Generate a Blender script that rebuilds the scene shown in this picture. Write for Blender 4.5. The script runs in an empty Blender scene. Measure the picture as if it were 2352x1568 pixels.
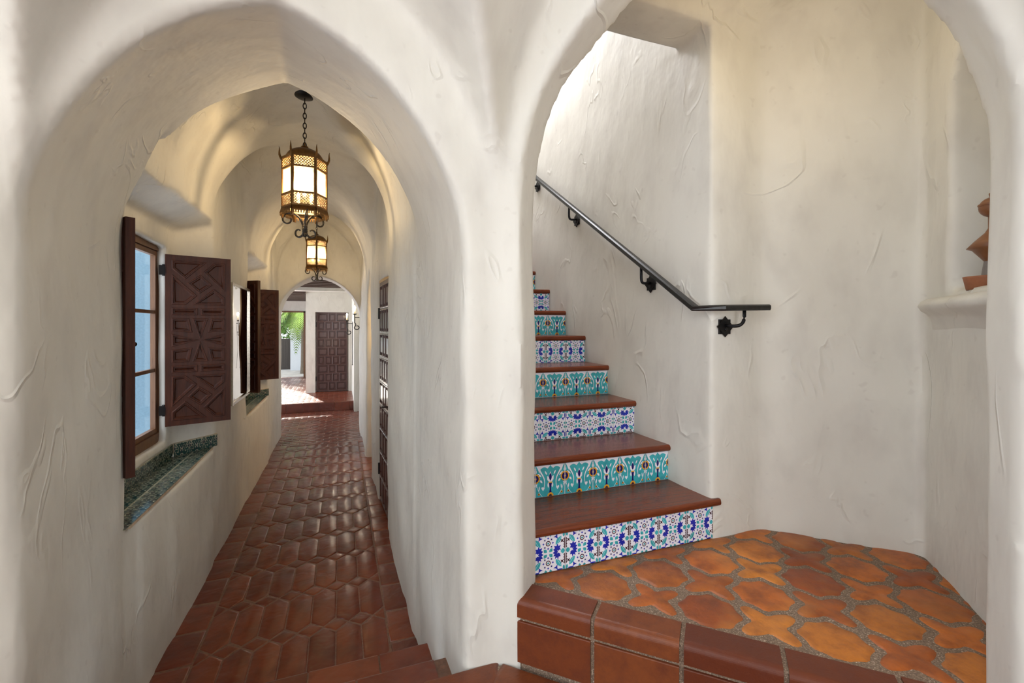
import bpy, math, random
import numpy as np
from mathutils import Vector, Matrix
from mathutils.geometry import tessellate_polygon
random.seed(7)
C = bpy.context.scene.collection
S = bpy.context.scene
PI = math.pi
ZC = 1.73                       # eye height above the corridor floor
def Z(r): return r + ZC         # heights measured from eye level

# ---------------------------------------------------------------- camera, world, lights
cam = bpy.data.cameras.new('camera'); cam.sensor_width = 36; cam.lens = 16.04
cam.shift_y = -34/2352; cam.clip_start = .02; cam.clip_end = 300
co = bpy.data.objects.new('camera', cam); C.objects.link(co)
co.location = (0, 0, ZC); co.rotation_euler = (PI/2, 0, -math.radians(20.7)); S.camera = co
S.view_settings.view_transform = 'Standard'; S.view_settings.look = 'None'
S.view_settings.gamma = 1; S.view_settings.use_curve_mapping = False
S.view_settings.exposure = -0.14
w = bpy.data.worlds.new('sky'); S.world = w; w.use_nodes = True
bg = w.node_tree.nodes['Background']
bg.inputs[0].default_value = (.80, .88, 1, 1); bg.inputs[1].default_value = 4.0
def lamp(kind, name, loc, power, col=(1, 1, 1), size=.1, rot=None, **k):
    d = bpy.data.lights.new(name, kind); d.energy = power; d.color = col
    if kind == 'AREA':
        d.shape = 'RECTANGLE'; d.size = size; d.size_y = k.get('size_y', size)
    elif kind == 'SUN': d.angle = math.radians(1.2)
    else: d.shadow_soft_size = size
    o = bpy.data.objects.new(name, d); C.objects.link(o); o.location = loc
    if rot is not None: o.rotation_euler = Vector(rot).to_track_quat('-Z', 'Y').to_euler()
    return o
lamp('SUN', 'sun', (0, 20, 20), 34.0, (1, .93, .82), rot=(.255, -.90, -.33))
lamp('AREA', 'room_fill_light', (.1, -3.3, Z(.45)), 56, (.93, .96, 1), 2.0, rot=(0, 1, -.04), size_y=2.0)  # added fill from behind the camera, standing in for daylight
lamp('POINT', 'vestibule_ceiling_light', (-.45, -.35, Z(1.15)), 12, (1, .95, .88), .14)
lamp('POINT', 'alcove_ceiling_light', (1.62, 1.18, Z(1.15)), 4.6, (1, .82, .55), .2)
lamp('AREA', 'stair_skylight', (1.1, 3.4, Z(2.75)), 88, (.93, .93, 1), .9, rot=(0.1, 0, -1), size_y=1.6)
lamp('POINT', 'side_room_light', (1.0, 5.95, Z(.3)), 30, (1, .66, .30), .15)
lamp('AREA', 'hall_fill_light', (-2.9, 11.5, Z(.0)), 120, (.95, .97, 1), 1.6, rot=(1, -.15, -.1), size_y=3)  # added area light that brightens the hall and its floor
lamp('AREA', 'corridor_window_light', (-1.5, 3.2, Z(-.1)), 8, (.85, .92, 1), .8, rot=(1, 0, -.1), size_y=1.2)
lamp('AREA', 'corridor_far_window_light', (-1.6, 5.93, Z(-.1)), 10, (.85, .92, 1), .8, rot=(1, 0, -.1), size_y=1.2)
lamp('POINT', 'near_lantern_light', (-.225, 3.45, Z(.97)), 46, (1, .80, .52), .03)
lamp('POINT', 'far_lantern_light', (-.287, 6.65, Z(.97)), 34, (1, .80, .52), .03)

cy_ = S.cycles
cy_.use_adaptive_sampling = True; cy_.adaptive_threshold = .03; cy_.max_bounces = 6; cy_.diffuse_bounces = 4; cy_.glossy_bounces = 3
cy_.transmission_bounces = 4; cy_.transparent_max_bounces = 8; cy_.sample_clamp_indirect = 6; cy_.caustics_reflective = False; cy_.caustics_refractive = False

# ---------------------------------------------------------------- materials
MATS = {}
def M(name): return MATS[name]
class NT:
    def __init__(s, name):
        s.m = bpy.data.materials.new(name); s.m.use_nodes = True; s.t = s.m.node_tree
        s.b = s.t.nodes['Principled BSDF']; s.out = s.t.nodes['Material Output']; MATS[name] = s.m
    def n(s, typ, **k):
        nd = s.t.nodes.new(typ)
        for a, v in k.items():
            if a.startswith('i_'): nd.inputs[a[2:].replace('_', ' ')].default_value = v
            else: setattr(nd, a, v)
        return nd
    def l(s, a, b): s.t.links.new(a, b)
    def noise(s, vec, scale, detail=4, rough=.55, dist=0):
        nd = s.n('ShaderNodeTexNoise'); nd.inputs['Scale'].default_value = scale
        nd.inputs['Detail'].default_value = detail; nd.inputs['Roughness'].default_value = rough
        nd.inputs['Distortion'].default_value = dist
        s.l(vec, nd.inputs['Vector']); return nd.outputs['Fac']
    def ramp(s, fac, stops):
        r = s.n('ShaderNodeValToRGB'); e = r.color_ramp.elements
        while len(e) < len(stops): e.new(.5)
        for q, (p, c) in zip(e, stops): q.position = p; q.color = (*c, 1) if len(c) == 3 else c
        s.l(fac, r.inputs[0]); return r.outputs[0]
    def math(s, op, a, b=None):
        nd = s.n('ShaderNodeMath', operation=op)
        for i, x in enumerate((a, b)):
            if x is None: continue
            if isinstance(x, (int, float)): nd.inputs[i].default_value = x
            else: s.l(x, nd.inputs[i])
        return nd.outputs[0]
    def mix(s, fac, a, b, mode='MIX'):
        nd = s.n('ShaderNodeMix', data_type='RGBA', blend_type=mode)
        for sock, x in ((nd.inputs[0], fac), (nd.inputs[6], a), (nd.inputs[7], b)):
            if isinstance(x, (int, float)): sock.default_value = x
            elif isinstance(x, tuple): sock.default_value = (*x, 1)
            else: s.l(x, sock)
        return nd.outputs[2]
    def bump(s, h, dist, strength=1, prev=None):
        b = s.n('ShaderNodeBump'); b.inputs['Strength'].default_value = strength
        b.inputs['Distance'].default_value = dist; s.l(h, b.inputs['Height'])
        if prev: s.l(prev, b.inputs['Normal'])
        s.l(b.outputs[0], s.b.inputs['Normal']); return b.outputs[0]
    def obj(s, scale=None):
        c = s.n('ShaderNodeTexCoord').outputs['Object']
        if scale:
            m = s.n('ShaderNodeMapping'); m.inputs['Scale'].default_value = scale; s.l(c, m.inputs[0]); c = m.outputs[0]
        return c
    def island(s): return s.n('ShaderNodeNewGeometry').outputs['Random Per Island']
    def set(s, **k):
        for a, v in k.items():
            i = s.b.inputs[a.replace('_', ' ')]
            if isinstance(v, tuple): i.default_value = (*v, 1)
            elif isinstance(v, (int, float)): i.default_value = v
            else: s.l(v, i)
        return s
def plain(name, col, rough=.5, metal=0, var=.12, scale=40, bump=0, **k):
    t = NT(name); c = t.obj(); f = t.noise(c, scale)
    a = tuple(x*(1-var) for x in col); b = tuple(min(1, x*(1+var)) for x in col)
    t.set(Base_Color=t.ramp(f, [(.3, a), (.7, b)]), Roughness=rough, Metallic=metal, **k)
    if bump: t.bump(f, bump)
    return t
# troweled plaster
t = NT('plaster'); c = t.obj()
big = t.noise(c, 1.6, 3, .6); mid = t.noise(t.obj((1, 1, .55)), 7, 3, .55)
col = t.ramp(big, [(.3, (.655, .632, .568)), (.7, (.725, .706, .640))])
col = t.mix(t.math('MULTIPLY', t.math('SUBTRACT', mid, .48), 1.3), col, (.49, .46, .42))
spots = t.ramp(t.noise(c, 24, 1), [(.70, (0, 0, 0)), (.78, (1, 1, 1))])
col = t.mix(t.math('MULTIPLY', spots, .15), col, (.36, .31, .27))
t.set(Base_Color=col, Roughness=.62)
ridge = t.math('ABSOLUTE', t.math('SUBTRACT', t.noise(t.obj((1, 1, .6)), 2.3, 3, .5, 1.3), .5))
ridge = t.ramp(ridge, [(0, (1, 1, 1)), (.022, (0, 0, 0))])
msk = t.ramp(t.noise(c, 3.1, 1), [(.52, (0, 0, 0)), (.62, (1, 1, 1))])
rm = t.math('MULTIPLY', ridge, msk)
b1 = t.bump(mid, .011, .9); t.bump(rm, .0035, .9, b1)
# glazed terracotta of the corridor
t = NT('glazed_terracotta'); c = t.obj(); isl = t.island()
nz = t.noise(c, 6, 5, .6); base = t.ramp(isl, [(0, (.125, .021, .008)), (.5, (.160, .029, .010)), (1, (.195, .040, .013))])
col = t.mix(t.ramp(nz, [(.45, (0, 0, 0)), (.75, (.7, .7, .7))]), base, (.060, .013, .007))
t.set(Base_Color=col, Roughness=t.math('ADD', t.math('MULTIPLY', nz, .16), .24), Coat_Weight=.55, Coat_Roughness=.19, Specular_IOR_Level=.22)
b1 = t.bump(t.noise(c, 8, 2, .5, .4), .018, .6); t.bump(t.noise(c, 50, 2, .5), .0016, .5, b1)
plain('floor_grout', (.17, .080, .048), .45, var=.3, scale=60, bump=.002)
# matt terracotta of the landing
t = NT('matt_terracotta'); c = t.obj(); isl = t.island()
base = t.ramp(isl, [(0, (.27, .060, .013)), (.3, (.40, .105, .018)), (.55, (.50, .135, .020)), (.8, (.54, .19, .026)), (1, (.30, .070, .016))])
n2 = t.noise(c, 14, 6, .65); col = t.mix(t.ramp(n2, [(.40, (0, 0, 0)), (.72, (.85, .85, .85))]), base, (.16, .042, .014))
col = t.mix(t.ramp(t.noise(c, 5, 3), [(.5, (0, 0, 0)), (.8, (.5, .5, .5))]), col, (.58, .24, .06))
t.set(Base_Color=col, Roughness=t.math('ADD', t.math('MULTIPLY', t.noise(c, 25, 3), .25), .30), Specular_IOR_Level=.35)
b1 = t.bump(t.noise(c, 10, 4, .6), .008, .6); t.bump(t.noise(c, 90, 3, .6), .0015, .6, b1)
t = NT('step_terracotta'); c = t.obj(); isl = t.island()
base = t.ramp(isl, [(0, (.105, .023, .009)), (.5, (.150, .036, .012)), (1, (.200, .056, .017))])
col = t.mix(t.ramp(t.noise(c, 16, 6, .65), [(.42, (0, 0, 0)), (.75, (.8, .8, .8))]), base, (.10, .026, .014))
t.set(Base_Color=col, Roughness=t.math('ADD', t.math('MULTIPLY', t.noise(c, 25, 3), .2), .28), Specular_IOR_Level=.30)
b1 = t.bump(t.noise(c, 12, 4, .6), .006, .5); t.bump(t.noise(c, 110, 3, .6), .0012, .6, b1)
t = NT('sandy_grout'); c = t.obj()
t.set(Base_Color=t.ramp(t.noise(c, 220, 2), [(.35, (.13, .085, .055)), (.62, (.26, .18, .12)), (.72, (.60, .50, .40))]), Roughness=.75)
t.bump(t.noise(c, 160, 3), .004, .8)
# woods
def wood(name, a, b, rough, sc=(1, 12, 12), coat=0, bump=.001):
    t = NT(name); v = t.obj(sc); f = t.noise(v, 5, 6, .62, .8); g = t.noise(t.obj(tuple(x*3 for x in sc)), 14, 3)
    t.set(Base_Color=t.mix(t.math('MULTIPLY', g, .45), t.ramp(f, [(.3, a), (.7, b)]), tuple(x*.45 for x in a)), Roughness=rough, Coat_Weight=coat, Coat_Roughness=.08)
    t.bump(g, bump, .5)
wood('cherry_wood', (.105, .019, .006), (.22, .050, .013), .26, coat=.15)
M('cherry_wood').node_tree.nodes['Principled BSDF'].inputs['Specular IOR Level'].default_value = .32
wood('walnut_carved', (.034, .009, .005), (.088, .024, .010), .38, (9, 9, .8), coat=0)
M('walnut_carved').node_tree.nodes['Principled BSDF'].inputs['Specular IOR Level'].default_value = .28
wood('frame_wood', (.12, .050, .018), (.21, .092, .034), .45, (9, 9, .8))
wood('dark_door_wood', (.060, .022, .018), (.115, .044, .032), .38, (9, 9, .8), coat=.15)
wood('beam_wood', (.045, .025, .018), (.085, .047, .033), .5, (.8, 9, 9))
plain('iron', (.022, .022, .024), .42, .85, bump=.0008)
plain('rail_steel', (.060, .060, .058), .36, .9, scale=60, bump=.0006)
plain('black_iron', (.012, .011, .011), .45, .6)
plain('lantern_bronze', (.16, .085, .030), .42, .85, .35, 25, .001)
plain('scroll_iron', (.055, .050, .045), .38, .85, .2)
plain('silver_leaf', (.55, .50, .42), .25, .9)
plain('gilt', (.60, .40, .17), .25, 1)
# tile glazes
GL = dict(dark=.10, tile_white=(.80, .80, .86), tile_turquoise=(.045, .38, .43), tile_teal=(.03, .30, .33), tile_cobalt=(.012, .025, .36),
          tile_navy=(.012, .010, .12), tile_maroon=(.055, .018, .028), tile_yellow=(.75, .36, .03), tile_pale=(.35, .62, .68), tile_grout=(.82, .80, .78),
          sill_green=(.012, .050, .045), sill_cream=(.34, .33, .24), sill_grout=(.50, .38, .26), sill_blue=(.010, .022, .040))
for k, v in GL.items():
    if isinstance(v, tuple):
        t = plain(k, v, .12 if 'grout' not in k else .6, var=.22 if 'turq' in k or 'cobalt' in k or 'sill' in k else .06, scale=26)
plain('terracotta_pot', (.32, .115, .050), .6, bump=.001)
plain('brown_clay', (.22, .085, .030), .42)
plain('grey_clay', (.22, .19, .17), .6)
t = NT('window_glass'); t.set(Base_Color=(.95, .98, 1), Roughness=.02, Transmission_Weight=1.0, IOR=1.3)
mx = t.n('ShaderNodeMixShader'); tr = t.n('ShaderNodeBsdfTransparent'); gl = t.n('ShaderNodeBsdfGlossy'); gl.inputs['Roughness'].default_value = .03
fr = t.n('ShaderNodeLayerWeight'); fr.inputs[0].default_value = .5
t.l(t.math('MULTIPLY', t.math('POWER', fr.outputs['Facing'], 5), .75), mx.inputs[0]); t.l(tr.outputs[0], mx.inputs[1]); t.l(gl.outputs[0], mx.inputs[2]); t.l(mx.outputs[0], t.out.inputs[0])
t = NT('mica'); c = t.obj(); mx = t.n('ShaderNodeMixShader'); tr = t.n('ShaderNodeBsdfTransparent'); tl = t.n('ShaderNodeBsdfTranslucent')
tl.inputs[0].default_value = (.24, .195, .125, 1); tr.inputs[0].default_value = (1, .95, .86, 1)
t.l(t.ramp(t.noise(c, 22, 5, .6, .5), [(.3, (.28, .28, .28)), (.7, (.60, .60, .60))]), mx.inputs[0]); t.l(tr.outputs[0], mx.inputs[1]); t.l(tl.outputs[0], mx.inputs[2]); t.l(mx.outputs[0], t.out.inputs[0])
t = NT('lit_bulb'); t.set(Base_Color=(1, .9, .7), Emission_Color=(1, .74, .38), Emission_Strength=60)
t = NT('candle_bulb'); t.set(Base_Color=(1, .95, .9), Emission_Color=(1, .88, .66), Emission_Strength=110)
t = NT('candle_wax'); t.set(Base_Color=(.80, .70, .48), Roughness=.4, Emission_Color=(1, .7, .35), Emission_Strength=.5)
t = NT('mirror_glass'); t.set(Base_Color=(.52, .48, .43), Metallic=1.0, Roughness=.03); t.bump(t.noise(t.obj((1, 1, .6)), 3.2, 1), .012, .35)
plain('leaf_green', (.075, .17, .020), .5, var=.5, scale=3)
plain('palm_leaf', (.13, .22, .030), .45, var=.6, scale=2.5)
plain('palm_trunk', (.13, .10, .07), .8, scale=12, bump=.01)
plain('shaded_stucco', (.13, .21, .26), .8)  # shade painted into the stucco colour, so the window view reads blue
plain('white_paint', (.50, .52, .54), .7, var=.03)
plain('paving', (.36, .33, .29), .8, var=.2, scale=5, bump=.004)
plain('lawn', (.10, .22, .03), .8, var=.3, scale=12)
plain('charcoal_gate', (.035, .028, .024), .5)

# ---------------------------------------------------------------- mesh helpers
class MB:
    def __init__(s): s.v = []; s.f = []; s.mi = []; s.mats = []; s.cur = 0; s.T = None; s.sm = []
    def mat(s, name):
        if name not in s.mats: s.mats.append(name)
        s.cur = s.mats.index(name); return s
    def add(s, vs, fs, smooth=False):
        o = len(s.v)
        if s.T is not None: vs = [s.T @ Vector(p) for p in vs]
        s.v += [tuple(p) for p in vs]
        for f in fs: s.f.append(tuple(i+o for i in f)); s.mi.append(s.cur); s.sm.append(smooth)
        return s
    def box(s, a, b):
        x0, y0, z0 = a; x1, y1, z1 = b
        return s.add([(x0,y0,z0),(x1,y0,z0),(x1,y1,z0),(x0,y1,z0),(x0,y0,z1),(x1,y0,z1),(x1,y1,z1),(x0,y1,z1)],
              [(0,3,2,1),(4,5,6,7),(0,1,5,4),(1,2,6,5),(2,3,7,6),(3,0,4,7)])
    def prism(s, poly, z0, z1, bevel=0):
        n = len(poly); cx = sum(p[0] for p in poly)/n; cy = sum(p[1] for p in poly)/n
        vs = [(x, y, z0) for x, y in poly]; ring = [list(range(n))]
        if bevel:
            vs += [(x, y, z1-bevel) for x, y in poly]
            for x, y in poly:
                d = math.hypot(x-cx, y-cy) or 1; k = 1-bevel/d; vs.append((cx+(x-cx)*k, cy+(y-cy)*k, z1))
            rings = 3
        else: vs += [(x, y, z1) for x, y in poly]; rings = 2
        fs = [tuple(range(n-1, -1, -1))]
        for r in range(rings-1):
            for i in range(n): j = (i+1) % n; fs.append((r*n+i, r*n+j, (r+1)*n+j, (r+1)*n+i))
        fs.append(tuple((rings-1)*n+i for i in range(n)))
        return s.add(vs, fs)
    def lathe(s, prof, cen=(0,0,0), seg=24, a0=0, smooth=True):
        vs = []; fs = []; n = len(prof)
        for i in range(seg):
            a = a0 + 2*PI*i/seg
            for r, z in prof: vs.append((cen[0]+r*math.cos(a), cen[1]+r*math.sin(a), cen[2]+z))
        for i in range(seg):
            j = (i+1) % seg
            for k in range(n-1): fs.append((i*n+k, j*n+k, j*n+k+1, i*n+k+1))
        return s.add(vs, fs, smooth)
    def sweep(s, path, sec, closed=False, scales=None, up=(0,0,1), smooth=True):
        path = [Vector(p) for p in path]; n = len(path); m = len(sec); vs = []; fs = []
        for i, p in enumerate(path):
            a = path[(i-1) % n] if (closed or i > 0) else p; b = path[(i+1) % n] if (closed or i < n-1) else p
            d = (b-a).normalized(); u = Vector(up)
            if abs(d.dot(u)) > .98: u = Vector((1, 0, 0)) if abs(d.x) < .9 else Vector((0, 1, 0))
            sd = d.cross(u).normalized(); u2 = sd.cross(d).normalized(); k = scales[i] if scales else 1
            for x, y in sec: vs.append(p + sd*x*k + u2*y*k)
        for i in range(n if closed else n-1):
            j = (i+1) % n
            for q in range(m): r = (q+1) % m; fs.append((i*m+q, i*m+r, j*m+r, j*m+q))
        if not closed: fs.append(tuple(range(m-1, -1, -1))); fs.append(tuple((n-1)*m+q for q in range(m)))
        return s.add(vs, fs, smooth)
    def tube(s, path, r, seg=8, **k): return s.sweep(path, [(r*math.cos(2*PI*i/seg), r*math.sin(2*PI*i/seg)) for i in range(seg)], **k)
    def sphere(s, cen, r, seg=12, rings=8, sz=1):
        prof = [(max(r*math.sin(PI*i/rings), 1e-5), -r*sz*math.cos(PI*i/rings)) for i in range(rings+1)]
        return s.lathe(prof, cen, seg)
    def build(s, name, parent=None, loc=None, rotz=0):
        me = bpy.data.meshes.new(name); me.from_pydata(s.v, [], s.f)
        for m in s.mats: me.materials.append(M(m))
        me.polygons.foreach_set('material_index', s.mi); me.polygons.foreach_set('use_smooth', s.sm)
        me.update(); o = bpy.data.objects.new(name, me); C.objects.link(o)
        if parent: o.parent = parent
        if loc is not None: o.location = loc
        if rotz: o.rotation_euler = (0, 0, rotz)
        return o
def circ(cx, cy, r, n=16, ry=None, a0=0): return [(cx+r*math.cos(a0+2*PI*i/n), cy+(ry or r)*math.sin(a0+2*PI*i/n)) for i in range(n)]
def rect(w, h): return [(-w/2, -h/2), (w/2, -h/2), (w/2, h/2), (-w/2, h/2)]
def tag(o, label, cat, group=None, kind=None):
    if label: o['label'] = label
    if cat: o['category'] = cat
    if group: o['group'] = group
    if kind: o['kind'] = kind
    return o
def thing(name, loc, label, cat, group=None, rotz=0, kind=None):
    o = bpy.data.objects.new(name, None); C.objects.link(o); o.location = loc; o.rotation_euler = (0, 0, rotz)
    o.empty_display_size = .1
    return tag(o, label, cat, group, kind)
def struct(o): o['kind'] = 'structure'; return o
def copy_tree(o, parent=None):
    c = o.copy(); C.objects.link(c)
    if parent: c.parent = parent
    for ch in list(o.children): copy_tree(ch, c)
    return c
def clip(poly, a, b, c):            # keep a*x+b*y<=c
    out = []
    for i in range(len(poly)):
        p, q = poly[i], poly[(i+1) % len(poly)]; dp = a*p[0]+b*p[1]-c; dq = a*q[0]+b*q[1]-c
        if dp <= 0: out.append(p)
        if (dp < 0 < dq) or (dq < 0 < dp): t = dp/(dp-dq); out.append((p[0]+t*(q[0]-p[0]), p[1]+t*(q[1]-p[1])))
    return out
def area(p): return .5*sum(p[i][0]*p[(i+1) % len(p)][1]-p[(i+1) % len(p)][0]*p[i][1] for i in range(len(p)))
def tiles(mb, polys, z, gap=.004, depth=.006, bev=.006, dome=.0025, jit=.0015):
    """each polygon becomes a pillowed tile"""
    for poly in polys:
        if len(poly) < 3 or abs(area(poly)) < 4e-5: continue
        if area(poly) < 0: poly = poly[::-1]
        n = len(poly); cx = sum(p[0] for p in poly)/n; cy = sum(p[1] for p in poly)/n
        dz = random.uniform(-jit, jit); tx, ty = random.uniform(-.012, .012), random.uniform(-.012, .012)
        def ring(off, zz):
            r = []
            for x, y in poly:
                d = math.hypot(x-cx, y-cy) or 1; k = max(1-off/d*1.15, .05); xx, yy = cx+(x-cx)*k, cy+(y-cy)*k
                r.append((xx, yy, zz+dz+tx*(xx-cx)+ty*(yy-cy)))
            return r
        vs = ring(gap, z-depth) + ring(gap+bev*.25, z-dome*1.5-depth*.2) + ring(gap+bev, z-dome) + ring(gap+bev*3.2, z-dome*.25) + [(cx, cy, z+dz)]
        fs = []
        for r in range(3):
            for i in range(n): j = (i+1) % n; fs.append((r*n+i, r*n+j, (r+1)*n+j, (r+1)*n+i))
        for i in range(n): fs.append((3*n+i, 3*n+(i+1) % n, 4*n))
        mb.add(vs, fs, True)
# ---------------------------------------------------------------- plaster shell: air volume as a distance field, skinned by surface nets
H = .02; X0, X1, Y0, Y1, W0, W1 = -1.46, 2.78, -1.40, 8.06, -.16, 4.60   # world z
def smax(a, b, k=.03):
    h = np.maximum(k-np.abs(a-b), 0)/k; return np.maximum(a, b)+h*h*k*.25
def smin(a, b, k=.03): return -smax(-a, -b, k)
def pointed(a, z, wd, zs, hh, q=1.4):
    R = q*wd; k = np.sqrt(R*R-(R-wd)**2)/hh
    zz = np.maximum(z-zs, 0)*k; d = np.sqrt((np.abs(a)+(R-wd))**2+zz**2)-R
    return d
def xright(y):
    return np.interp(y, [0, 3.98, 4.76, 6.36, 7.6], [.392, .392, .366, .342, .32])
def field(x, y, z):
    z = z-ZC; r2 = math.sqrt(.5); s = (x-y)*r2; g = (x+y)*r2
    # vestibule
    v = smax(smax(y-1.555, g-2.1*r2, .04), smax((-x+y-2.33)*r2, x-1.56, .04), .04); v = smax(v, -x-1.9)
    bn = pointed(x+.11, z-.30*(1.555-y), .665, .28, .96)
    be = pointed(s, z-.30*(2.1*r2-g), .72, .42, 1.12)
    bw = pointed((x+y)*r2+.17, z-.30*(2.33*r2-(y-x)*r2), .72, .25, 1.1)
    br = pointed(y+.24, z-.3*(1.56-x), .75, .3, 1.1)
    dome = np.sqrt((x+.24)**2+(y+.24)**2+((z-.5)*.9)**2)-1.45
    cv = smin(smin(smin(bn, be, .05), smin(bw, br, .05), .05), smin(dome, z-.28, .02), .05)
    v = smax(v, cv, .05)
    # corridor arch
    t = np.clip((y-1.5)/.95, 0, 1); xc = -.18-.06*t; wd = .592+.045*t
    a = pointed(x-xc, z, wd, .2+.11*t, .79+.07*t); a = smax(a, smax(1.35-y, y-2.6))
    air = smin(v, a, .04)
    # corridor
    xr = xright(y); xm = (xr-.868)/2; hw = (xr+.868)/2
    lens = pointed(x-xm, z, hw, .62, .98, 1.08)
    cr1 = pointed(y-4.55, z, .60, .75, .83, 1.25); cr2 = pointed(y-7.05, z, .42, .8, .75, 1.2)
    cr0 = pointed(y-2.62, z, .32, .75, .5, 1.2)
    top = smin(smin(lens, cr1, .16), smin(cr2, cr0, .1), .16)
    k = smax(smax(np.abs(x-xm)-hw, top, .05), smax(2.43-y, y-7.58), .03)
    air = smin(air, k, .035)
    # window niches
    for dy, e in ((0, 0), (2.735, -.08)):
        yy = y-dy
        n = smax(-1.07-x, smax((yy-3.95-e-(x+.866)*1.15)*.656, (2.465-yy-(x+.866)*.8)*.78))
        n = smax(smax(n, x+.6), smax(-.895-z, z-.755-.5*(x+.866), .02))
        o = smax(smax(2.785-yy, yy-3.63-e), smax(-.752-z, z-.53)); o = smax(o, x+.9)
        o2 = smax(smax(x+1.135, smax(2.45-yy, yy-5.1)), np.abs(z+.1)-.95)
        air = smin(air, smin(smin(n, o, .012), o2, .01), .014)
    # doorway recess, side opening and side room
    d = smax(smax(4.08-y, y-4.745, .01), smax(z-.445, smax(.2-x, x-.56))); air = smin(air, d, .015)
    d = smax(pointed(y-5.95, z, .41, .05, .64), smax(.2-x, x-1.0)); air = smin(air, d, .03)
    d = smax(smax(.72-x, x-2.2), smax(smax(5.3-y, y-7.2), z-1.0)); air = smin(air, d, .02)
    # end arch
    d = smax(pointed(x+.278, z, .588, .10, .67, 1.2), smax(7.4-y, y-8.4)); air = smin(air, d, .03)
    # landing alcove
    al = smax(smax((x+y-3.53)*r2, (x-y-1.13)*r2, .04), smax(smax(y-1.632, 2.335*r2-g, .02), -s-.655, .03), .04)
    al = smax(al, z-1.47, .16); air = smin(air, al, .02)
    d = smax(pointed(s-.005, z, .645, .49, .77), smax(2.0*r2-g, g-2.5*r2)); air = smin(air, d, .022)
    d = smax(smax(.66-x, x-1.592), smax(smax(2.33*r2-g, y-2.0), z-1.385)); air = smin(air, d, .018)
    d = smax(smax(.66-x, x-1.592, .02), smax(1.85-y, y-6.0), .02); d = smax(smax(d, y-5.0), z-2.8)
    air = smin(air, d, .012)
    # arched wall niche
    q = (3.52-x-y)*r2; e = (x-y-1.13)*r2
    d = smax(pointed(q-.53, z, .30, .84, .30, 1.15), smax(e-.17, -e-.1)); d = smax(d, .135-z); air = smin(air, d, .018)
    # gentle hand-worked unevenness
    w = .0032*np.sin(5.1*x+3.3*y+1.7*z+.4)+.0028*np.sin(-3.7*x+6.9*z+2.1*y+1.3)+.0022*np.sin(9.1*z-8.3*y+4*x)+.0022*np.sin(11*x+7*z-6*y)
    w += .0013*np.sin(17*z+13*y-9*x+2)*np.sin(8*x-15*y)
    return air+w
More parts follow.
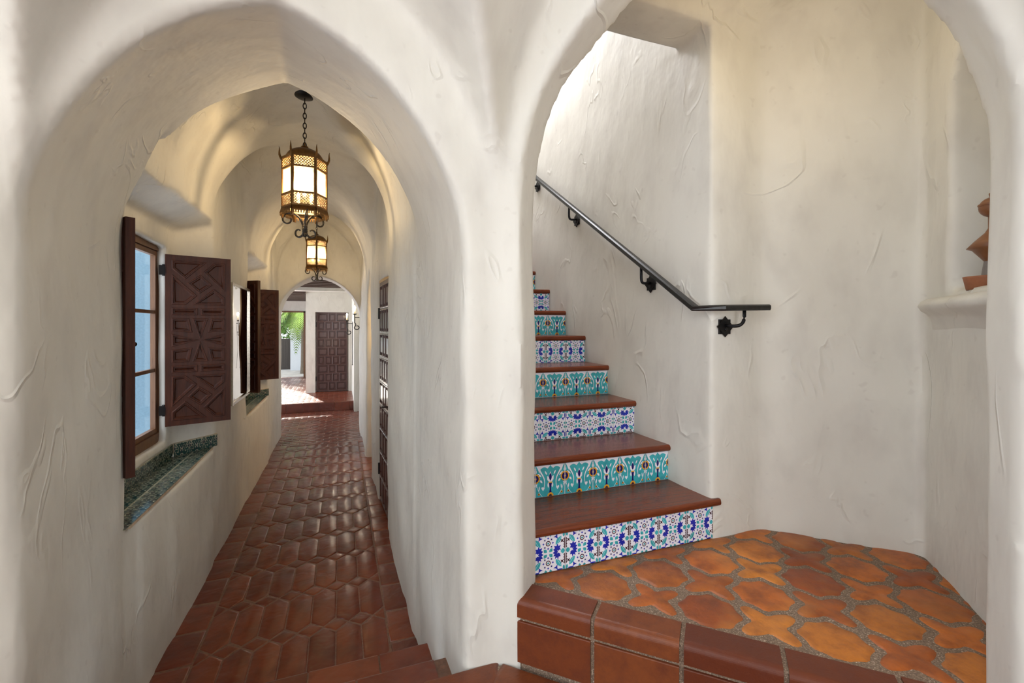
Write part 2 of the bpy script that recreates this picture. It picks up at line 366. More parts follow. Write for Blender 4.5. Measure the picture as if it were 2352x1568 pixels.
def shell():
    nx, ny, nz = [int(round((b-a)/H))+1 for a, b in ((X0, X1), (Y0, Y1), (W0, W1))]
    xs = (X0+H*np.arange(nx)).astype(np.float32); ys = (Y0+H*np.arange(ny)).astype(np.float32); zs = (W0+H*np.arange(nz)).astype(np.float32)
    F = np.empty((nx, ny, nz), np.float32)
    for j in range(0, ny, 24):
        yy = ys[j:j+24]; F[:, j:j+24, :] = field(xs[:, None, None], yy[None, :, None], zs[None, None, :])
    I = F < 0
    cnt = np.zeros((nx-1, ny-1, nz-1), np.int8); off = [(a, b, c) for a in (0, 1) for b in (0, 1) for c in (0, 1)]
    for a, b, c in off: cnt += I[a:nx-1+a, b:ny-1+b, c:nz-1+c]
    ci = np.argwhere((cnt > 0) & (cnt < 8)); idm = np.full(cnt.shape, -1, np.int32); idm[tuple(ci.T)] = np.arange(len(ci)); del cnt
    val = np.stack([F[ci[:, 0]+a, ci[:, 1]+b, ci[:, 2]+c] for a, b, c in off], 1)
    P = np.zeros((len(ci), 3)); N = np.zeros(len(ci)); o = np.array(off)
    for p in range(8):
        for q in range(p+1, 8):
            if np.abs(o[p]-o[q]).sum() != 1: continue
            a, b = val[:, p], val[:, q]; m = (a < 0) != (b < 0); t = np.where(m, a/np.where(m, a-b, 1), 0)
            P += m[:, None]*(o[p]+t[:, None]*(o[q]-o[p])); N += m
    P = (ci+P/N[:, None])*H+np.array([X0, Y0, W0])
    quads = []
    for ax in range(3):
        sl0 = [slice(None)]*3; sl1 = [slice(None)]*3; sl0[ax] = slice(0, -1); sl1[ax] = slice(1, None)
        A = I[tuple(sl0)]; B = I[tuple(sl1)]; e = np.argwhere(A != B); u, v = [(1, 2), (2, 0), (0, 1)][ax]
        mx = [nx-1, ny-1, nz-1]; ok = (e[:, u] > 0) & (e[:, v] > 0) & (e[:, u] < mx[u]) & (e[:, v] < mx[v]); e = e[ok]
        def cell(du, dv):
            c = e.copy(); c[:, u] -= du; c[:, v] -= dv; return idm[tuple(c.T)]
        Q = np.stack([cell(1, 1), cell(0, 1), cell(0, 0), cell(1, 0)], 1)
        fl = A[tuple(e.T)]                    # air on the low side: face must look to the low side
        Q[fl] = Q[fl][:, ::-1]; quads.append(Q)
    Q = np.concatenate(quads)
    # vertex normals
    d1 = P[Q[:, 2]]-P[Q[:, 0]]; d2 = P[Q[:, 3]]-P[Q[:, 1]]; fn = np.cross(d1, d2)
    vn = np.zeros_like(P)
    for k in range(4): np.add.at(vn, Q[:, k], fn)
    vn /= np.maximum(np.linalg.norm(vn, axis=1), 1e-9)[:, None]
    fnn = fn/np.maximum(np.linalg.norm(fn, axis=1), 1e-12)[:, None]; ce = P[Q].mean(1); x, y, z = ce.T; z = z-ZC
    reg = np.full(len(Q), 0)
    names = ['wall_left', 'wall_right', 'wall_end', 'ceiling', 'wall_pillar', 'wall_stair', 'wall_landing', 'wall_side_room', 'wall_entrance']
    vest = (y < 1.62) & (x+y < 2.2)
    reg[(x > -.2)] = 1
    reg[(y > 7.4)] = 2
    reg[(x > .55) & (y > 5)] = 7
    reg[(x+y > 2.2) & (y < 5.05) & (x > .45)] = 6
    reg[(y > 1.62) & (y < 5.05) & (x > .6)] = 5
    reg[vest] = 8
    reg[(y > 1.45) & (y < 2.6) & (x < .45)] = np.where(x[(y > 1.45) & (y < 2.6) & (x < .45)] > -.2, 4, 0)
    reg[vest & (x > .3) & (x < 1.0) & (y > 1.1)] = 4
    reg[(fnn[:, 2] < -.35) & (z > .3)] = 3
    for r, nm in enumerate(names):
        q = Q[reg == r]
        if not len(q): continue
        u, inv = np.unique(q, return_inverse=True); inv = inv.reshape(-1, 4)
        me = bpy.data.meshes.new(nm); me.vertices.add(len(u)); me.vertices.foreach_set('co', P[u].astype(np.float32).ravel())
        me.loops.add(len(q)*4); me.loops.foreach_set('vertex_index', inv.ravel().astype(np.int32))
        me.polygons.add(len(q)); me.polygons.foreach_set('loop_start', np.arange(len(q), dtype=np.int32)*4)
        me.polygons.foreach_set('use_smooth', np.ones(len(q), bool))
        me.update(calc_edges=True); me.normals_split_custom_set_from_vertices(vn[u].tolist())
        me.materials.append(M('plaster')); ob = bpy.data.objects.new(nm, me); C.objects.link(ob); struct(ob)
shell()
# ---------------------------------------------------------------- floors
XL, XR = -.90, .43
Yfa, Yfb = 1.50, 10.13
F0, V0, L0, HZ = 0.0, Z(-1.2), Z(-.97), Z(-1.55)
def floor_obj(mb, name='floor'): return struct(mb.build(name))
mb = MB().mat('floor_grout').box((XL-.1, 1.9, -.05), (.75, 8.2, -.004)).mat('glazed_terracotta')
bx0, bx1 = -.705, .255            # field of hexagons between the two borders
pw = (bx1-bx0)/7; pitch, tip = .42, .062
polys = []
y = 2.0
while y < 7.3:
    for c in range(-1, 9):
        cx = bx0+pw*(c+.5)
        hx = [(cx-pw/2, y+tip), (cx, y), (cx+pw/2, y+tip), (cx+pw/2, y+pitch-tip), (cx, y+pitch), (cx-pw/2, y+pitch-tip)]
        lz = [(cx-pw/2, y-tip), (cx, y), (cx-pw/2, y+tip), (cx-pw, y)]
        for p in (hx, lz):
            q = clip(clip(clip(p, -1, 0, -bx0), 1, 0, bx1), 0, 1, 7.28)
            polys.append([(a, b+.055*(a+.2)) for a, b in q])
    y += pitch
y = 1.9
while y < 7.28:
    polys.append([(XL, y), (bx0-.004, y), (bx0-.004, y+.285), (XL, y+.285)]); polys.append([(bx1+.004, y+.1), (.46, y+.1), (.46, y+.385), (bx1+.004, y+.385)])
    y += .29
y = 7.29; r = 0
while y < 8.2:
    x = XL-(.11 if r % 2 else 0)
    while x < .5: polys.append([(x, y), (x+.215, y), (x+.215, y+.108), (x, y+.108)]); x += .22
    y += .112; r += 1
for i in range(4):                # tiles running into the side opening
    polys.append([(.465, 5.52+.25*i), (.72, 5.52+.25*i), (.72, 5.76+.25*i), (.465, 5.76+.25*i)])
tiles(mb, polys, F0, gap=.0042, depth=.006, bev=.005, dome=.002, jit=.0012)
floor_obj(mb)
mb = MB().mat('floor_grout').box((.72, 5.2, -.05), (2.3, 7.3, -.004)).mat('glazed_terracotta')
tiles(mb, [[(.72+.3*i, 5.2+.3*j), (1.015+.3*i, 5.2+.3*j), (1.015+.3*i, 5.495+.3*j), (.72+.3*i, 5.495+.3*j)] for i in range(5) for j in range(7)], F0)
floor_obj(mb)
# hall floor before and behind its step
mb = MB().mat('floor_grout').box((-3.2, 8.2, -.05), (.6, 10.15, -.004)).mat('glazed_terracotta')
polys = []; y = 8.2; r = 0
while y < 10.12:
    x = -3.2-(.11 if r % 2 else 0)
    while x < .5: polys.append([(x, y), (x+.215, y), (x+.215, y+.108), (x, y+.108)]); x += .22
    y += .112; r += 1
tiles(mb, polys, F0, gap=.003, dome=.003); floor_obj(mb)
mb = MB().mat('floor_grout').box((-3.2, 10.15, 0), (.6, 15.6, HZ-.004)).mat('glazed_terracotta')
polys = []; y = 10.27; r = 0
while y < 15.5:
    x = -3.2-(.11 if r % 2 else 0)
    while x < .5: polys.append([(x, y), (x+.215, y), (x+.215, y+.108), (x, y+.108)]); x += .22
    y += .112; r += 1
tiles(mb, polys, HZ, gap=.003, dome=.003); floor_obj(mb)
def nosed_block(mb, a, b, t, zt, zb, wdt, r=.022, back=True):
    """bullnose step tile from a to b along the edge; wdt deep, facing direction t"""
    a, b, t = Vector((*a, 0)), Vector((*b, 0)), Vector((*t, 0))
    sec = [(0, zb), (0, zt-r)] + [(-r+r*math.cos(q), zt-r+r*math.sin(q)) for q in [PI/2*k/9 for k in range(1, 10)]] + [(-wdt, zt), (-wdt, zb)]
    n = len(sec); vs = []
    for p in (a, b):
        for o, z in sec: vs.append((p.x+t.x*o, p.y+t.y*o, z))
    fs = [(i, (i+1) % n, n+(i+1) % n, n+i) for i in range(n)] + [tuple(range(n-1, -1, -1)), tuple(range(n, 2*n))]
    mb.add(vs, fs)
def step(name, y, xa, xb, zt, zb, label, ln=.27, r=.02, mat='glazed_terracotta', depth=.30, facing=1, x0=None):
    root = thing(name, (0, y, 0), label, 'step')
    g = MB().mat('floor_grout').box((xa, -depth*facing if facing > 0 else .01, zb-.02), (xb, -.012 if facing > 0 else depth, zt-.006)).build('mortar', root)
    m = MB().mat(mat); x = x0 if x0 is not None else xb
    while x > xa:
        x2 = max(x-ln, xa)
        nosed_block(m, (x-.004, 0), (x2+.004, 0), (0, facing), zt, max(zb, zt-.2), depth, r); x = x2
    m.build('nosing_tile', root); return root
step('corridor_step', 2.225, -.90, .43, Z(-1.53), 0.0, 'lowest brown tiled step down to the corridor floor', .30, x0=.47)
step('corridor_step', 1.858, -.90, .43, Z(-1.35), Z(-1.53), 'middle brown tiled step between pillar and left wall', .30, x0=.36)
step('hall_step', 10.12, -3.1, .5, HZ, 0.0, 'long low terracotta step across the far hall below the carved door', .30, facing=-1, depth=.15)
# vestibule floor
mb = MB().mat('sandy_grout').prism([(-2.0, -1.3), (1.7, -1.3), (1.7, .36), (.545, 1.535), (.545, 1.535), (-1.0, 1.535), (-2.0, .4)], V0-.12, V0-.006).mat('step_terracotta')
polys = []
n = Vector((1, -1)).normalized(); o = Vector((.545, 1.545))
inner = []
for i in range(9):               # border tiles along the foot of the landing
    a = o+n*(.285*i); b = o+n*(.285*i+.277); m_ = Vector((-1, -1)).normalized()*.14
    polys.append([tuple(a), tuple(b), tuple(b+m_), tuple(a+m_)])
x = .54
while x > -1.0:                  # border along the corridor steps
    polys.append([(x, 1.556), (x-.277, 1.556), (x-.277, 1.42), (x-(.0 if x < .5 else .055), 1.42)]); x -= .285
for i in range(12):
    for j in range(9):
        p = [(-1.9+.3*i, -1.2+.3*j), (-1.605+.3*i, -1.2+.3*j), (-1.605+.3*i, -.905+.3*j), (-1.9+.3*i, -.905+.3*j)]
        polys.append(clip(clip(p, 0, 1, 1.41), 1, 1, 2.1-.20))
tiles(mb, polys, V0, gap=.004)
nosed_block(mb, (.39, 1.555), (-.9, 1.555), (0, 1), V0-.001, Z(-1.34), .05, .02)
floor_obj(mb)
# raised landing: star and cross tiles, bullnose edge, dark face
r2 = math.sqrt(.5)
def sg(s, g): return ((s+g)*r2, (g-s)*r2)
gF = 2.10*r2
root = thing('raised_landing', (1.3, 1.3, L0), 'raised octagonal landing of orange star and cross terracotta tiles below the staircase', 'landing')
def lbuild(mb, name): mb.T = None; ob = mb.build(name, root); ob.location = (-1.3, -1.3, -L0); return ob
mb = MB().mat('sandy_grout')
base = [sg(-.68, gF+.012), sg(1.0, gF+.012), sg(1.0, 3.66*r2), sg(-.3, 3.66*r2), (.55, 1.8)]
mb.prism([sg(-.66, gF+.012), sg(1.05, gF+.012), sg(1.05, 3.7*r2), sg(.1, 3.7*r2), (1.68, 1.72), (.6, 1.72)], V0-.1, L0-.004); lbuild(mb, 'mortar_bed')
mb = MB().mat('matt_terracotta')
p = .18; Rc = p/math.sqrt(2)
def star(cx, cy):
    out = []
    for i in range(8):
        a = PI/4*i; rr = Rc*(.88 if i % 2 == 0 else .94)
        out.append((cx+rr*math.cos(a), cy+rr*math.sin(a)))
        a2 = a+PI/8; out.append((cx+Rc*.785*math.cos(a2), cy+Rc*.785*math.sin(a2)))
    return out
def rounded(poly, k=.28):
    out = []
    n = len(poly)
    for i in range(n):
        a, b, c = poly[i-1], poly[i], poly[(i+1) % n]
        out.append((b[0]+(a[0]-b[0])*k, b[1]+(a[1]-b[1])*k)); out.append((b[0]+(c[0]-b[0])*k, b[1]+(c[1]-b[1])*k))
    return out
def cross(cx, cy):
    # arms point between four stars: arm tips at pitch/.. towards the four star-free directions
    out = []
    for i in range(4):
        a = PI/4+PI/2*i
        # notch towards a star (direction pi/4 off the star axes)
        ta = a-PI/4
        for dt in (-.13, .13): out.append((cx+Rc*.93*math.cos(ta+dt), cy+Rc*.93*math.sin(ta+dt)))
        for da, rr in ((-.40, .68), (0, .44), (.40, .68)):
            out.append((cx+Rc*rr*math.cos(a+da), cy+Rc*rr*math.sin(a+da)))
    return out
st = []
gc = 2.41*r2
for i in range(-3, 8):
    for j in range(0, 7):
        s_ = -.389+p*i; g_ = gc+p*j
        X, Yy = sg(s_, g_)
        poly = star(X, Yy) if (i+j) % 2 == 0 else cross(X, Yy)
        poly = rounded(poly, .22)
        # keep behind the bullnose and in front of the riser
        poly = clip(poly, -1, -1, -(2.10+.165))
        poly = clip(poly, 0, 1, 1.66) if X < 1.75 else poly
        if X+Yy > 3.75 or X-Yy > 1.4 or X-Yy < -1.0: continue
        st.append(poly)
tiles(mb, st, L0, gap=.006, depth=.006, bev=.005, dome=.003, jit=.0015); lbuild(mb, 'star_and_cross_tiles')
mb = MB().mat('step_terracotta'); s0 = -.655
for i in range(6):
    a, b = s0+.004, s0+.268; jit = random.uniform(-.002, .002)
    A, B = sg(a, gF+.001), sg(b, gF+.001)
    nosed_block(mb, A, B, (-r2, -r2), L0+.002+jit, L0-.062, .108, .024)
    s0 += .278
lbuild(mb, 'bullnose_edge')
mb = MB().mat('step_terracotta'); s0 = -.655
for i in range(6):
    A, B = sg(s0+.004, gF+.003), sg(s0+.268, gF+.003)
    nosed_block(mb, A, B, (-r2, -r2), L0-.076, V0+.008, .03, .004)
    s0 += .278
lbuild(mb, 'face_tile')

# ---------------------------------------------------------------- painted tile designs (unit square, y up)
def leaf(x, y, ang, ln, wd, n=7, bend=0):
    pts = []
    for sgn in (1, -1):
        for i in range(n):
            t = i/n if sgn > 0 else 1-i/n
            u = t*ln; v = sgn*wd*math.sin(PI*t)**.8*.5 + bend*math.sin(PI*t)*ln
            pts.append((x+u*math.cos(ang)-v*math.sin(ang), y+u*math.sin(ang)+v*math.cos(ang)))
    return pts
def stroke(pts, w0, w1=None):
    w1 = w0 if w1 is None else w1; out = []
    L, R_ = [], []
    for i, (x, y) in enumerate(pts):
        a = pts[max(i-1, 0)]; b = pts[min(i+1, len(pts)-1)]; d = math.hypot(b[0]-a[0], b[1]-a[1]) or 1
        nx, ny = -(b[1]-a[1])/d, (b[0]-a[0])/d; w_ = (w0+(w1-w0)*i/(len(pts)-1))/2
        L.append((x+nx*w_, y+ny*w_)); R_.append((x-nx*w_, y-ny*w_))
    return L+R_[::-1]
def bez(a, b, c, d, n=9): return [tuple((1-t)**3*a[k]+3*t*(1-t)**2*b[k]+3*t*t*(1-t)*c[k]+t**3*d[k] for k in (0, 1)) for t in [i/n for i in range(n+1)]]
def spiky(x, y, r, r1, n, a0=0, sx=1, sy=1): return [(x+(r if i % 2 == 0 else r1)*sx*math.cos(a0+PI*i/n), y+(r if i % 2 == 0 else r1)*sy*math.sin(a0+PI*i/n)) for i in range(2*n)]
def design_a():
    sh = []                      # (layer, colour, polygon)
    for sx in (-1, 1):
        # cobalt carnation opening to the tile's centre
        fl = [(.44, 0), (.38, .12), (.42, .20), (.33, .185), (.29, .30), (.26, .19), (.17, .21), (.20, .12), (.13, .09), (.19, .03), (.12, -.02), (.19, -.06), (.14, -.13), (.22, -.14), (.20, -.23), (.28, -.18), (.31, -.28), (.34, -.17), (.41, -.17), (.39, -.09)]
        sh.append((1, 'tile_cobalt', [(sx*(.262+(a-.285)*.80), b*.80) for a, b in fl]))
        sh.append((2, 'tile_white', [(sx*(a-.03), b) for a, b in ((.44, 0), (.36, .05), (.33, .02), (.29, .035), (.32, -.01), (.28, -.04), (.34, -.03), (.37, -.06))]))
        sh.append((2, 'tile_turquoise', leaf(sx*.49, 0, 0 if sx < 0 else PI, .13, .13)))
        for sy in (-1, 1):
            sh.append((1, 'tile_turquoise', leaf(sx*.385, sy*.40, math.atan2(-sy*.24, -sx*.19), .27, .12)))
            sh.append((2, 'tile_pale', stroke([(sx*.37, sy*.37), (sx*.26, sy*.20)], .012)))
            sh.append((1, 'tile_maroon', spiky(sx*.405, sy*.27, .065, .024, 4, PI/4)))
            sh.append((1, 'tile_maroon', stroke([(sx*.475, sy*.07), (sx*.475, sy*.34)], .028)))
            for q in range(4): sh.append((1, 'tile_maroon', [(sx*.475, sy*(.08+.07*q)), (sx*.435, sy*(.10+.07*q)), (sx*.475, sy*(.12+.07*q))]))
            sh.append((1, 'tile_turquoise', leaf(sx*.47, sy*.50, math.atan2(-sy, -sx*.2), .13, .07)))
            sh.append((1, 'tile_cobalt', spiky(sx*.235, sy*.405, .085, .028, 3, .6*sx+PI/6)))
            sh.append((1, 'tile_cobalt', leaf(sx*.44, sy*.47, PI if sx > 0 else 0, .20, .035)))
            sh.append((1, 'tile_cobalt', leaf(sx*.40, sy*.49, PI if sx > 0 else 0, .16, .03)))
            sh.append((1, 'tile_teal', spiky(sx*.07, sy*.47, .048, .03, 4)))
            sh.append((1, 'tile_turquoise', leaf(sx*.03, sy*.025, math.atan2(sy*.9, sx), .13, .085)))
            sh.append((1, 'tile_teal', circ(sx*.10, sy*.055, .028, 8)))
    for sy in (-1, 1):
        sh.append((1, 'tile_maroon', circ(0, sy*.255, .070, 20))); sh.append((2, 'tile_white', circ(0, sy*.255, .046, 16))); sh.append((3, 'tile_teal', circ(0, sy*.255, .027, 10)))
        for k in range(8):
            a = PI/4*k; x, y = .135*math.cos(a), sy*.255+.135*math.sin(a)
            sh.append((1, 'tile_navy' if k % 2 else 'tile_cobalt', spiky(x, y, .034, .017, 4, a)))
    sh.append((2, 'tile_white', [(.045, 0), (0, .065), (-.045, 0), (0, -.065)]))
    return sh
def design_b():
    sh = [(1, 'tile_turquoise', [(-.5, -.49)]+[(-.5, .47)]+bez((-.5, .47), (-.44, .46), (-.40, .30), (-.35, .22), 6)+bez((-.35, .20), (-.37, .33), (-.38, .34), (-.345, .345), 2)
          +bez((-.345, .345), (-.25, .44), (-.15, .42), (-.10, .36), 7)+bez((-.10, .36), (-.06, .39), (-.02, .43), (0, .46), 4)+bez((0, .46), (.02, .43), (.06, .39), (.10, .36), 4)
          +bez((.10, .36), (.15, .42), (.25, .44), (.345, .345), 7)+bez((.345, .345), (.38, .34), (.37, .33), (.35, .20), 2)+bez((.35, .22), (.40, .30), (.44, .46), (.5, .47), 6)+[(.5, -.49)])]
    for s in (-1, 1):
        sh.append((2, 'tile_white', stroke([(s*a, b) for a, b in bez((.36, .34), (.30, .18), (.14, .10), (.21, -.20), 12)], .050, .016)))
        sh.append((2, 'tile_white', leaf(s*.30, .12, math.atan2(.14, s*.15), .17, .05)))
        h = [(0, -.075), (-.055, 0), (-.045, .045), (-.012, .04), (0, .015), (.02, .05), (.055, .04), (.06, 0)]
        sh.append((2, 'tile_white', [(s*(.245+a*.9), -.235+b) for a, b in h]))
        sh.append((2, 'tile_white', leaf(s*.115, .17, math.atan2(.13, s*.07), .14, .045)))
        sh.append((2, 'tile_white', leaf(s*.068, -.23, PI/2, .17, .06)))
        sh.append((2, 'tile_white', stroke([(s*a, b) for a, b in bez((.475, -.05), (.43, -.25), (.38, -.36), (.27, -.48), 8)], .012)))
        sh.append((2, 'tile_white', leaf(s*.385, -.30, PI/2+s*.15, .15, .035)))
        sh.append((2, 'tile_yellow', circ(s*.385, -.40, .036, 12))); sh.append((3, 'tile_maroon', circ(s*.385, -.40, .020, 8)))
        sh.append((2, 'tile_white', leaf(s*.345, .10-.07, math.atan2(-.9, -s*.7), .12, .06)))
        # half medallion at the tile's edge
        def half(poly): return clip(poly, 1, 0, .5) if s > 0 else clip(poly, -1, 0, .5)
        sh.append((2, 'tile_yellow', half(circ(s*.5, .08, .150, 24)))); sh.append((3, 'tile_maroon', half(circ(s*.5, .08, .112, 20)))); sh.append((4, 'tile_navy', half(circ(s*.5, .08, .095, 20))))
        sh.append((5, 'tile_yellow', half(circ(s*.5, .08, .035, 10))))
        for k in range(6): a = PI/12+PI/6*k; sh.append((3, 'tile_maroon', half(circ(s*.5-s*math.sin(a)*.150, .08+math.cos(a)*.150, .012, 6))))
        sh.append((2, 'tile_white', half(circ(s*.5, .29, .045, 12, .06)))); sh.append((2, 'tile_white', half(circ(s*.5, .37, .028, 12, .05))))
        sh.append((2, 'tile_white', half(spiky(s*.5, -.115, .085, .03, 5, PI/2))))
    sh.append((2, 'tile_white', [(-.105, .02), (-.11, .14), (-.06, .10), (0, .27), (.06, .10), (.11, .14), (.105, .02), (.05, -.05), (-.05, -.05)]))
    sh.append((3, 'tile_navy', leaf(0, -.02, PI/2, .24, .095)))
    sh.append((3, 'tile_yellow', [(-.065, -.085), (.065, -.085), (.065, -.05), (-.065, -.05)]))
    sh.append((3, 'tile_navy', [(-.055, -.09), (.055, -.09), (.024, -.22), (.028, -.30), (.06, -.48), (-.06, -.48), (-.028, -.30), (-.024, -.22)]))
    sh.append((4, 'tile_yellow', clip(circ(0, -.48, .105, 16), 0, -1, .485))); sh.append((5, 'tile_maroon', clip(circ(0, -.48, .055, 12), 0, -1, .485)))
    return sh
DA, DB = design_a(), design_b()
DA90 = [(l, c, [(-y, x) for x, y in p]) for l, c, p in DA]
def paint_tile(mb, design, place, size, lo=-.5, ground='tile_white', recol=None, lift=.00022):
    """place(u, v, h) maps tile units and a height to space; lo cuts the tile's left side"""
    g = [(lo+.015, -.486), (.485, -.486), (.485, .486), (lo+.015, .486)]
    mb.mat(recol.get(ground, ground) if recol else ground)
    mb.add([place(u*size, v*size, h) for h in (0, .004) for u, v in g], [(0,1,5,4),(1,2,6,5),(2,3,7,6),(3,0,4,7),(4,5,6,7)])
    for l, c, poly in [(l_+.03*k_, c_, p_) for k_, (l_, c_, p_) in enumerate(design)]:
        q = clip(clip(clip(clip(poly, -1, 0, -(lo+.014)), 1, 0, .486), 0, 1, .486), 0, -1, .486) if True else poly
        if len(q) < 3: continue
        if area(q) < 0: q = q[::-1]
        c = recol.get(c, c) if recol else c
        mb.mat(c); tri = tessellate_polygon([[Vector((a, b, 0)) for a, b in q]])
        vs = [place(a*size, b*size, .004+lift*l) for a, b in q]
        fs = []
        for t in tri:
            (x0, y0), (x1, y1), (x2, y2) = q[t[0]], q[t[1]], q[t[2]]
            fs.append(t if (x1-x0)*(y2-y0)-(x2-x0)*(y1-y0) > 0 else (t[0], t[2], t[1]))
        mb.add(vs, fs)

# ---------------------------------------------------------------- staircase
RISE, RUN, YN = .1815, .289, 1.612
stair = thing('staircase', (1.1, 1.6, L0), 'wooden treads over painted tile risers climbing behind the right arch', 'staircase')
def sbuild(mb, name): ob = mb.build(name, stair); ob.location = (-1.1, -1.6, -L0); return ob
for n in range(1, 11):
    yn = YN+RUN*(n-1); zt = L0+RISE*n; yr = yn+.024
    xr = 1.604 if n == 1 else 1.60; xn = 1.632 if n == 1 else 1.605
    mb = MB().mat('cherry_wood'); r = .0165
    sec = [(yn+RUN+.03, zt)]+[(yn+r-r*math.sin(a), zt-r+r*math.cos(a)) for a in [PI*k/8 for k in range(9)]]+[(yn+RUN+.03, zt-2*r)]
    m_ = len(sec); vs = [(x, y, z) for x in (.62, xn) for y, z in sec]
    mb.add(vs, [(i, i+m_, (i+1) % m_+m_, (i+1) % m_) for i in range(m_)]+[tuple(range(m_)), tuple(range(2*m_-1, m_-1, -1))])
    if n == 1: mb.tube([(xn-.002, yn+.016, zt-r), (xn-.002, yn+.04, zt-r)], r, 12)
    ob = sbuild(mb, 'stair_tread')
    mb = MB().mat('tile_grout').box((.62, yr+.001, zt-RISE), (xr, yr+.02, zt-.03))
    des = DB if n % 2 == 0 else (DA90 if n % 4 == 3 else DA); size = .1515; x = xr-.002
    zc = zt-RISE+.001+size/2 if n == 1 else zt-RISE+size/2+.0005
    while x > .62:
        cx = x-size/2
        paint_tile(mb, des, lambda u, v, h, cx=cx: (cx+u, yr-h, zc+v), size); x -= size
    sbuild(mb, 'stair_riser')

# ---------------------------------------------------------------- handrail
rail = thing('handrail', (1.52, 1.65, Z(.08)), 'dark steel handrail climbing the plaster wall beside the stairs', 'handrail')
def rbuild(mb, name, par=rail): ob = mb.build(name, rail); ob.location = (-1.52, -1.65, -Z(.08)); return ob
xr_ = 1.522
sec = [(-.020, -.006), (-.016, -.013), (.016, -.013), (.020, -.006), (.020, .008), (.012, .014), (-.012, .014), (-.020, .008)]
p0 = Vector((xr_, 1.655, Z(.083)))
mb = MB().mat('rail_steel').sweep([(xr_, 4.9, Z(.083+.635*(4.9-1.655))), p0, (1.600, 1.568, Z(.083)), (1.855, 1.560, Z(.089))], sec, smooth=False)
rbuild(mb, 'rail')
def bracket(P, nrm, side, lift, reach):
    """eight-pointed rosette flat on the wall, curved arm to the rail"""
    P = Vector(P); nrm = Vector(nrm); side = Vector(side); up = Vector((0, 0, 1))
    mb = MB().mat('black_iron'); Tm = Matrix((( side.x, up.x, nrm.x, P.x), (side.y, up.y, nrm.y, P.y), (side.z, up.z, nrm.z, P.z), (0, 0, 0, 1)))
    mb.T = Tm; s = .034
    mb.prism([(-s, -s), (s, -s), (s, s), (-s, s)], -.004, .005, .001); q = s*1.42
    mb.prism([(0, -q), (q, 0), (0, q), (-q, 0)], .004, .009, .001)
    mb.sphere((0, -.012, .010), .008, 10, 6, .6)
    rbuild(mb, 'wall_rosette')
    mb = MB().mat('iron'); mb.T = Tm
    path = bez3((0, .006, .006), (0, -.002, reach*.9), (0, -.004, reach*1.0), (0, .045, reach), 10)+[(0, lift, reach)]
    mb.tube(path, .0075, 8, up=(1, 0, 0)); rbuild(mb, 'bracket_arm')
def bez3(a, b, c, d, n): return [tuple((1-t)**3*a[k]+3*t*(1-t)**2*b[k]+3*t*t*(1-t)*c[k]+t**3*d[k] for k in range(3)) for t in [i/n for i in range(n+1)]]
for yb in (2.885, 2.056, 3.574, 4.4):
    zr = .083+.635*(yb-1.655); bracket((1.588, yb, Z(zr-.105)), (-1, 0, 0), (0, -1, 0), .095, .066)
# lowest bracket faces the landing
P = Vector((1.665, 1.628, Z(.0)))
mb = MB().mat('black_iron'); mb.T = Matrix(((1, 0, 0, P.x), (0, 0, -1, P.y), (0, 1, 0, P.z), (0, 0, 0, 1))); s = .034; q = s*1.42
mb.prism([(-s, -s), (s, -s), (s, s), (-s, s)], -.004, .005, .001).prism([(0, -q), (q, 0), (0, q), (-q, 0)], .004, .009, .001).sphere((0, -.012, .010), .008, 10, 6, .6)
rbuild(mb, 'wall_rosette')
mb = MB().mat('iron').tube(bez3((1.665, 1.62, Z(.005)), (1.67, 1.56, Z(.0)), (1.712, 1.562, Z(-.002)), (1.716, 1.562, Z(.045)), 10)+[(1.716, 1.562, Z(.078))], .0078, 8); rbuild(mb, 'bracket_arm')
# ---------------------------------------------------------------- carved panels
def inset(poly, d):
    n = len(poly); out = []; sgn = 1 if area(poly) > 0 else -1
    for i in range(n):
        a, b, c = poly[i-1], poly[i], poly[(i+1) % n]
        d1 = (b[0]-a[0], b[1]-a[1]); d2 = (c[0]-b[0], c[1]-b[1]); l1 = math.hypot(*d1); l2 = math.hypot(*d2)
        n1 = (-d1[1]/l1*sgn, d1[0]/l1*sgn); n2 = (-d2[1]/l2*sgn, d2[0]/l2*sgn)
        k = 1+n1[0]*n2[0]+n1[1]*n2[1]; k = max(k, .35)
        out.append((b[0]+(n1[0]+n2[0])/k*d, b[1]+(n1[1]+n2[1])/k*d))
    return out
def carve(mb, cells, w_, h_, place, prof, centre=None):
    """face with mouldings round recessed cells; prof = [(inset, height)...]; place(u, v, h)"""
    outer = [(0, 0), (w_, 0), (w_, h_), (0, h_)]
    cells = [c if area(c) > 0 else c[::-1] for c in cells]
    polys = [[Vector((a, b, 0)) for a, b in outer]]+[[Vector((a, b, 0)) for a, b in c] for c in cells]
    tri = tessellate_polygon(polys); flat = [p for q in polys for p in q]
    fs = []
    for t in tri:
        a, b, c = (flat[i] for i in t)
        fs.append(t if (b.x-a.x)*(c.y-a.y)-(c.x-a.x)*(b.y-a.y) > 0 else (t[0], t[2], t[1]))
    mb.add([place(p.x, p.y, 0) for p in flat], fs)
    for c in cells:
        rings = [(c, 0)]+[(inset(c, i_), hh) for i_, hh in prof]; n = len(c); vs = []; f2 = []
        for r, hh in rings: vs += [place(a, b, hh) for a, b in r]
        for q in range(len(rings)-1):
            for i in range(n): j = (i+1) % n; f2.append((q*n+i, q*n+j, (q+1)*n+j, (q+1)*n+i))
        f2.append(tuple((len(rings)-1)*n+i for i in range(n))); mb.add(vs, f2)
